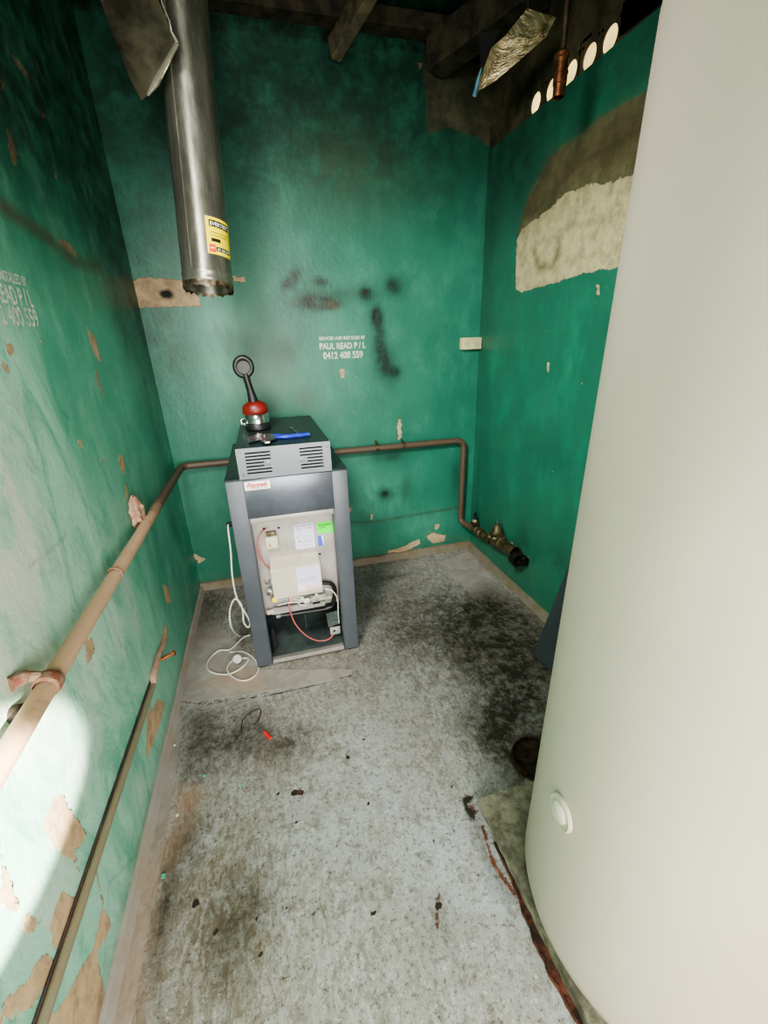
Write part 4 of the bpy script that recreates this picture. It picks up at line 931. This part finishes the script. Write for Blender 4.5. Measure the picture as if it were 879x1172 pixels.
# ------------------------------------------------------------------ storage tank
n = NT('beige_tank_enamel'); v = n.noise(3, 3, .5); n.bump(n.noise(60, 3, .5), .03, .002)
m_tank = n.fin(n.mix(n.ramp(v, .3, .7), (186, 174, 158), (192, 180, 164)), .38, 0, .4)
TX, TY, TR, TZ = .912, .49, .375, 2.10
tk = thing('storage_tank', (TX, TY, .05), 'huge beige cylindrical hot water storage tank standing on a concrete pad', 'tank')
def tank(bm):
    pr = [(0, .055), (TR-.05, .055), (TR-.022, .060), (TR-.008, .075), (TR, .105)]
    pr += [(TR, z) for z in np.linspace(.2, TZ-.10, 12)]
    pr += [(TR-.008, TZ-.055), (TR-.03, TZ-.022), (TR-.07, TZ-.004), (TR-.12, TZ+.004), (0, TZ+.03)]
    lathe(bm, pr, (TX, TY, 0), (0, 0, 1), 128)
    for v in bm.verts: v.co.x += .024*(v.co.z-.3)/1.5
mesh('jacket', m_tank, tk, tank, smooth=60)
# drain plug disc
dcp = None
d_ = Vector(ray(642, 929)); a_ = d_.x**2+d_.y**2; b2 = -2*(d_.x*TX+d_.y*TY); c2 = TX**2+TY**2-TR**2
t_ = (-b2-math.sqrt(b2*b2-4*a_*c2))/(2*a_); dcp = Vector((0, 0, H))+d_*t_
nv = Vector((dcp.x-TX, dcp.y-TY, 0)).normalized()
m_ring = mat('cream_ring_plastic', (190, 182, 162), .3, var=.02)
m_plug = mat('cream_plug_plastic', (216, 208, 190), .3, var=.02)
pg = mesh('plug_surround', m_ring, tk, lambda bm: lathe(bm, [(.041, -.004), (.041, .002), (.037, .005), (.033, .003), (.028, .002), (0, .002)], dcp, nv, 32))
mesh('plug', m_plug, pg, lambda bm: lathe(bm, [(.024, .001), (.024, .007), (.021, .009), (0, .009)], dcp, nv, 28))

# pad
m_pad = mat('mossy_concrete', (104, 98, 82), .85, var=.2, sc=14, bump=.8, c2=(142, 136, 116))
PXa = .548; PYb = un(552, 912, 2, .05).y
def pad(bm):
    q = random.Random(5); N = 40
    pts = [(PXa+.002*q.uniform(-1, 1), -.1+(PYb+.1)*i/N) for i in range(N+1)]
    pts += [(PXa+(XR-.04-PXa)*i/N, PYb+.004*q.uniform(-1, 1)) for i in range(1, N+1)]+[(XR-.04, -.1)]
    prism(bm, [(x, y, .012) for x, y in pts], (0, 0, .038)); 
mesh('concrete_pad', m_pad, None, pad); tag(bpy.data.objects['concrete_pad'], 'square mossy concrete pad under the storage tank', 'slab')
m_rust = mat('red_rust', (66, 34, 22), .8, var=.4, sc=25, bump=.8, c2=(112, 62, 40))
def rust(bm):
    q = random.Random(9); N = 90; prev = None
    for i in range(N+1):
        y = -.1+(PYb-.02)*i/N
        w_ = .010+.018*max(0, math.sin(i*.13)*.6+math.sin(i*.9+1)*.12+.35+.15*q.random())*(1 if i < 84 else .3)
        xo_ = PXa+.004-w_; h_ = .010+.006*q.random()
        ring = [bm.verts.new((PXa+.02, y, .0)), bm.verts.new((xo_, y, .0)), bm.verts.new((xo_+.002, y, h_)), bm.verts.new((xo_+.006, y, h_*.4)), bm.verts.new((PXa+.02, y, .011))]
        if prev:
            for k in range(5): bm.faces.new((prev[k], prev[(k+1) % 5], ring[(k+1) % 5], ring[k]))
        prev = ring
mesh('rusted_tray_rim', m_rust, None, rust); tag(bpy.data.objects['rusted_tray_rim'], 'crumbling red rusted rim along the edge of the concrete pad', 'metal strip')
# round rusted drain pan behind the pad
dp = un(600, 893, 2, 0); 
def drain(bm):
    lathe(bm, [(0, .004), (.06, .004), (.082, .008), (.086, .020), (.090, .021), (.093, .010), (.095, 0)], (dp.x+.088, PYb+.102, 0), (0, 0, 1), 36)
o = mesh('drain_pan', mat('black_rust', (30, 22, 16), .5, .3, var=.5, sc=40, c2=(70, 50, 34)), None, drain); tag(o, 'round black rusted pan on the floor tucked behind the concrete pad', 'pan')

# leaning door panel
m_dp = mat('slate_door_enamel', (58, 66, 68), .45, .1, var=.06, sc=4)
L0 = un(609, 750, 2, .003); L0b = un(611, 737, 0, L0.x)
tilt = math.atan2(XR-.03-L0.x, .62)
lpn = thing('heater_door_panel', L0, 'dark slate metal door panel leaning on the right wall behind the tank', 'panel')
UPL = (Vector((XR-.03, 1.60, .55))-L0).normalized()
ACL = (Vector((0, -1, 0))+UPL*UPL.y).normalized(); NNL = ACL.cross(UPL); NNL = NNL if NNL.x > 0 else -NNL
def lean(bm, s0_=0, s1_=.60, w=.48, t=.028):
    up_ = UPL; ac = ACL; nn = NNL
    p = L0+Vector((.0, 0, .003)); vs = []
    pts = [p, p+ac*w, p+ac*w+up_*s1_, p+up_*s1_]
    prism(bm, pts, nn*t); bmesh.ops.bevel(bm, geom=bm.edges[:], offset=.004, segments=2, affect='EDGES')
mesh('sheet', m_dp, lpn, lean)
def slots2(bm):
    for k in range(7):
        for j in range(2):
            p = L0+ACL*(.05+j*.23)+UPL*(.10+.03*k)-NNL*.0006
            prism(bm, [p, p+ACL*.14, p+ACL*.14+UPL*.008, p+UPL*.008], NNL*.0005)
mesh('louvre', m_dark, lpn, slots2)

# ------------------------------------------------------------------ litter on the floor
rp_ = un(306, 841, 2, .006)
o = mesh('red_offcut', mat('bright_red_plastic', (220, 40, 36), .4, var=.05), None, lambda bm: tube(bm, [un(302.5, 837.5, 2, .007), un(309.5, 845, 2, .007)], .0062, 10)); tag(o, 'small bright red plastic offcut lying on the concrete floor', 'debris')
m_chip = mat('green_paint_chip', (70, 180, 144), .6, var=.1)
def chip(name, u, v, r_, seed, m, label, cat, h=.003, group=None):
    q = random.Random(seed); p = un(u, v, 2, .0025)
    pts = [(p.x+r_*q.uniform(.6, 1.1)*math.cos(2*PI*k/8), p.y+r_*q.uniform(.6, 1.1)*math.sin(2*PI*k/8), p.z-.0005) for k in range(8)]
    o = mesh(name, m, None, lambda bm: prism(bm, pts, (0, 0, h)), smooth=20); tag(o, label, cat, group); return o
chip('paint_chip', 187, 1003, .009, 1, m_chip, 'larger green paint chip on the floor strip by the left wall', 'debris')
chip('paint_chip', 234, 888, .006, 2, m_chip, 'tiny green paint flake beside the dark stain nearest the left wall', 'debris')
chip('paint_chip', 275, 898, .004, 6, m_chip, 'faint green paint flake on bare floor in front of the red offcut', 'debris')
m_wc = mat('white_crumb', (226, 222, 206), .7)
chip('plaster_crumb', 203, 933, .006, 3, m_wc, 'white plaster crumb on the tan floor patch by the left wall', 'debris')
chip('plaster_crumb', 200, 853, .005, 4, m_wc, 'white plaster crumb on the lip below the conduit', 'debris')
m_leaf = mat('dry_leaf', (60, 40, 26), .8, var=.3)
chip('dry_leaf', 343, 907, .012, 8, m_leaf, 'curled dark leaf scrap alone in the middle of the floor', 'leaf')
chip('dry_leaf', 398, 867, .009, 9, m_leaf, 'thin brown leaf scrap on the floor right of the red offcut', 'leaf')
m_str = mat('dark_string', (50, 42, 34), .8)
o = mesh('loose_string', m_str, None, lambda bm: tube(bm, spline([un(u, v, 2, .004) for u, v in ((276, 836), (278, 824), (288, 815), (298, 812), (296, 824), (290, 830))]), .0018, 6)); tag(o, 'loose loop of dark string on the stained floor before the heater', 'string')

# ------------------------------------------------------------------ outside the door and vents
m_out = mat('outdoor_concrete', (176, 170, 156), .9, sc=3)
struct('ground_outside', m_out, lambda bm: box(bm, (-4, -6, -.05), (4, YF-.11, -.01)))
m_sky_panel = mat('warm_sky_cream', (236, 196, 118), .9, sc=3)
struct('sky_stand_in', m_sky_panel, lambda bm: box(bm, (XR+1.2, -2, 0), (XR+1.3, 4.5, 4.6)))  # added panel giving the vent holes their warm sky colour

# ------------------------------------------------------------------ light
w = bpy.data.worlds.new('sky'); bpy.context.scene.world = w; w.use_nodes = True
bg = w.node_tree.nodes['Background']
sky = w.node_tree.nodes.new('ShaderNodeTexSky'); sky.sky_type = 'HOSEK_WILKIE'; sky.turbidity = 4; sky.sun_direction = (.5, -.6, .6)
bg.inputs[0].default_value = (.80, .90, 1.0, 1); bg.inputs[1].default_value = 1.3
def area(name, loc, target, sx, sy, e, col, spread=180):
    l = bpy.data.lights.new(name, 'AREA'); l.shape = 'RECTANGLE'; l.size = sx; l.size_y = sy; l.energy = e; l.color = col; l.spread = math.radians(spread)
    o = bpy.data.objects.new(name, l); C.objects.link(o); o.location = loc
    o.rotation_euler = (Vector(target)-Vector(loc)).to_track_quat('-Z', 'Y').to_euler(); return o
area('door_daylight', (.22, -1.45, 1.22), (-.1, 1.6, .55), 1.6, 1.5, 92, (1, .95, .88))
area('room_fill', (-.42, .55, 2.35), (1.25, 2.6, .8), .4, .5, 19, (1, .97, .92), 95)  # added fill for the right and back walls, no real fitting there
sp = bpy.data.lights.new('sun_shaft', 'SPOT'); sp.energy = 5200; sp.color = (1, .95, .84); sp.spot_size = math.radians(9.5); sp.spot_blend = .15; sp.shadow_soft_size = .02
so_ = bpy.data.objects.new('sun_shaft', sp); C.objects.link(so_); so_.location = (.62, -1.8, 1.75)
so_.rotation_euler = (Vector((XL, .47, .82))-so_.location).to_track_quat('-Z', 'Y').to_euler()
su = bpy.data.lights.new('sun', 'SUN'); su.energy = 2.2; su.color = (1, .93, .8); su.angle = .01
sun = bpy.data.objects.new('sun', su); C.objects.link(sun); sun.rotation_euler = Vector((.75, .1, -.65)).to_track_quat('-Z', 'Y').to_euler()
vs = bpy.context.scene.view_settings; vs.view_transform = 'AgX'; vs.look = 'AgX - Medium High Contrast'; vs.exposure = 0.52; vs.gamma = 1.0
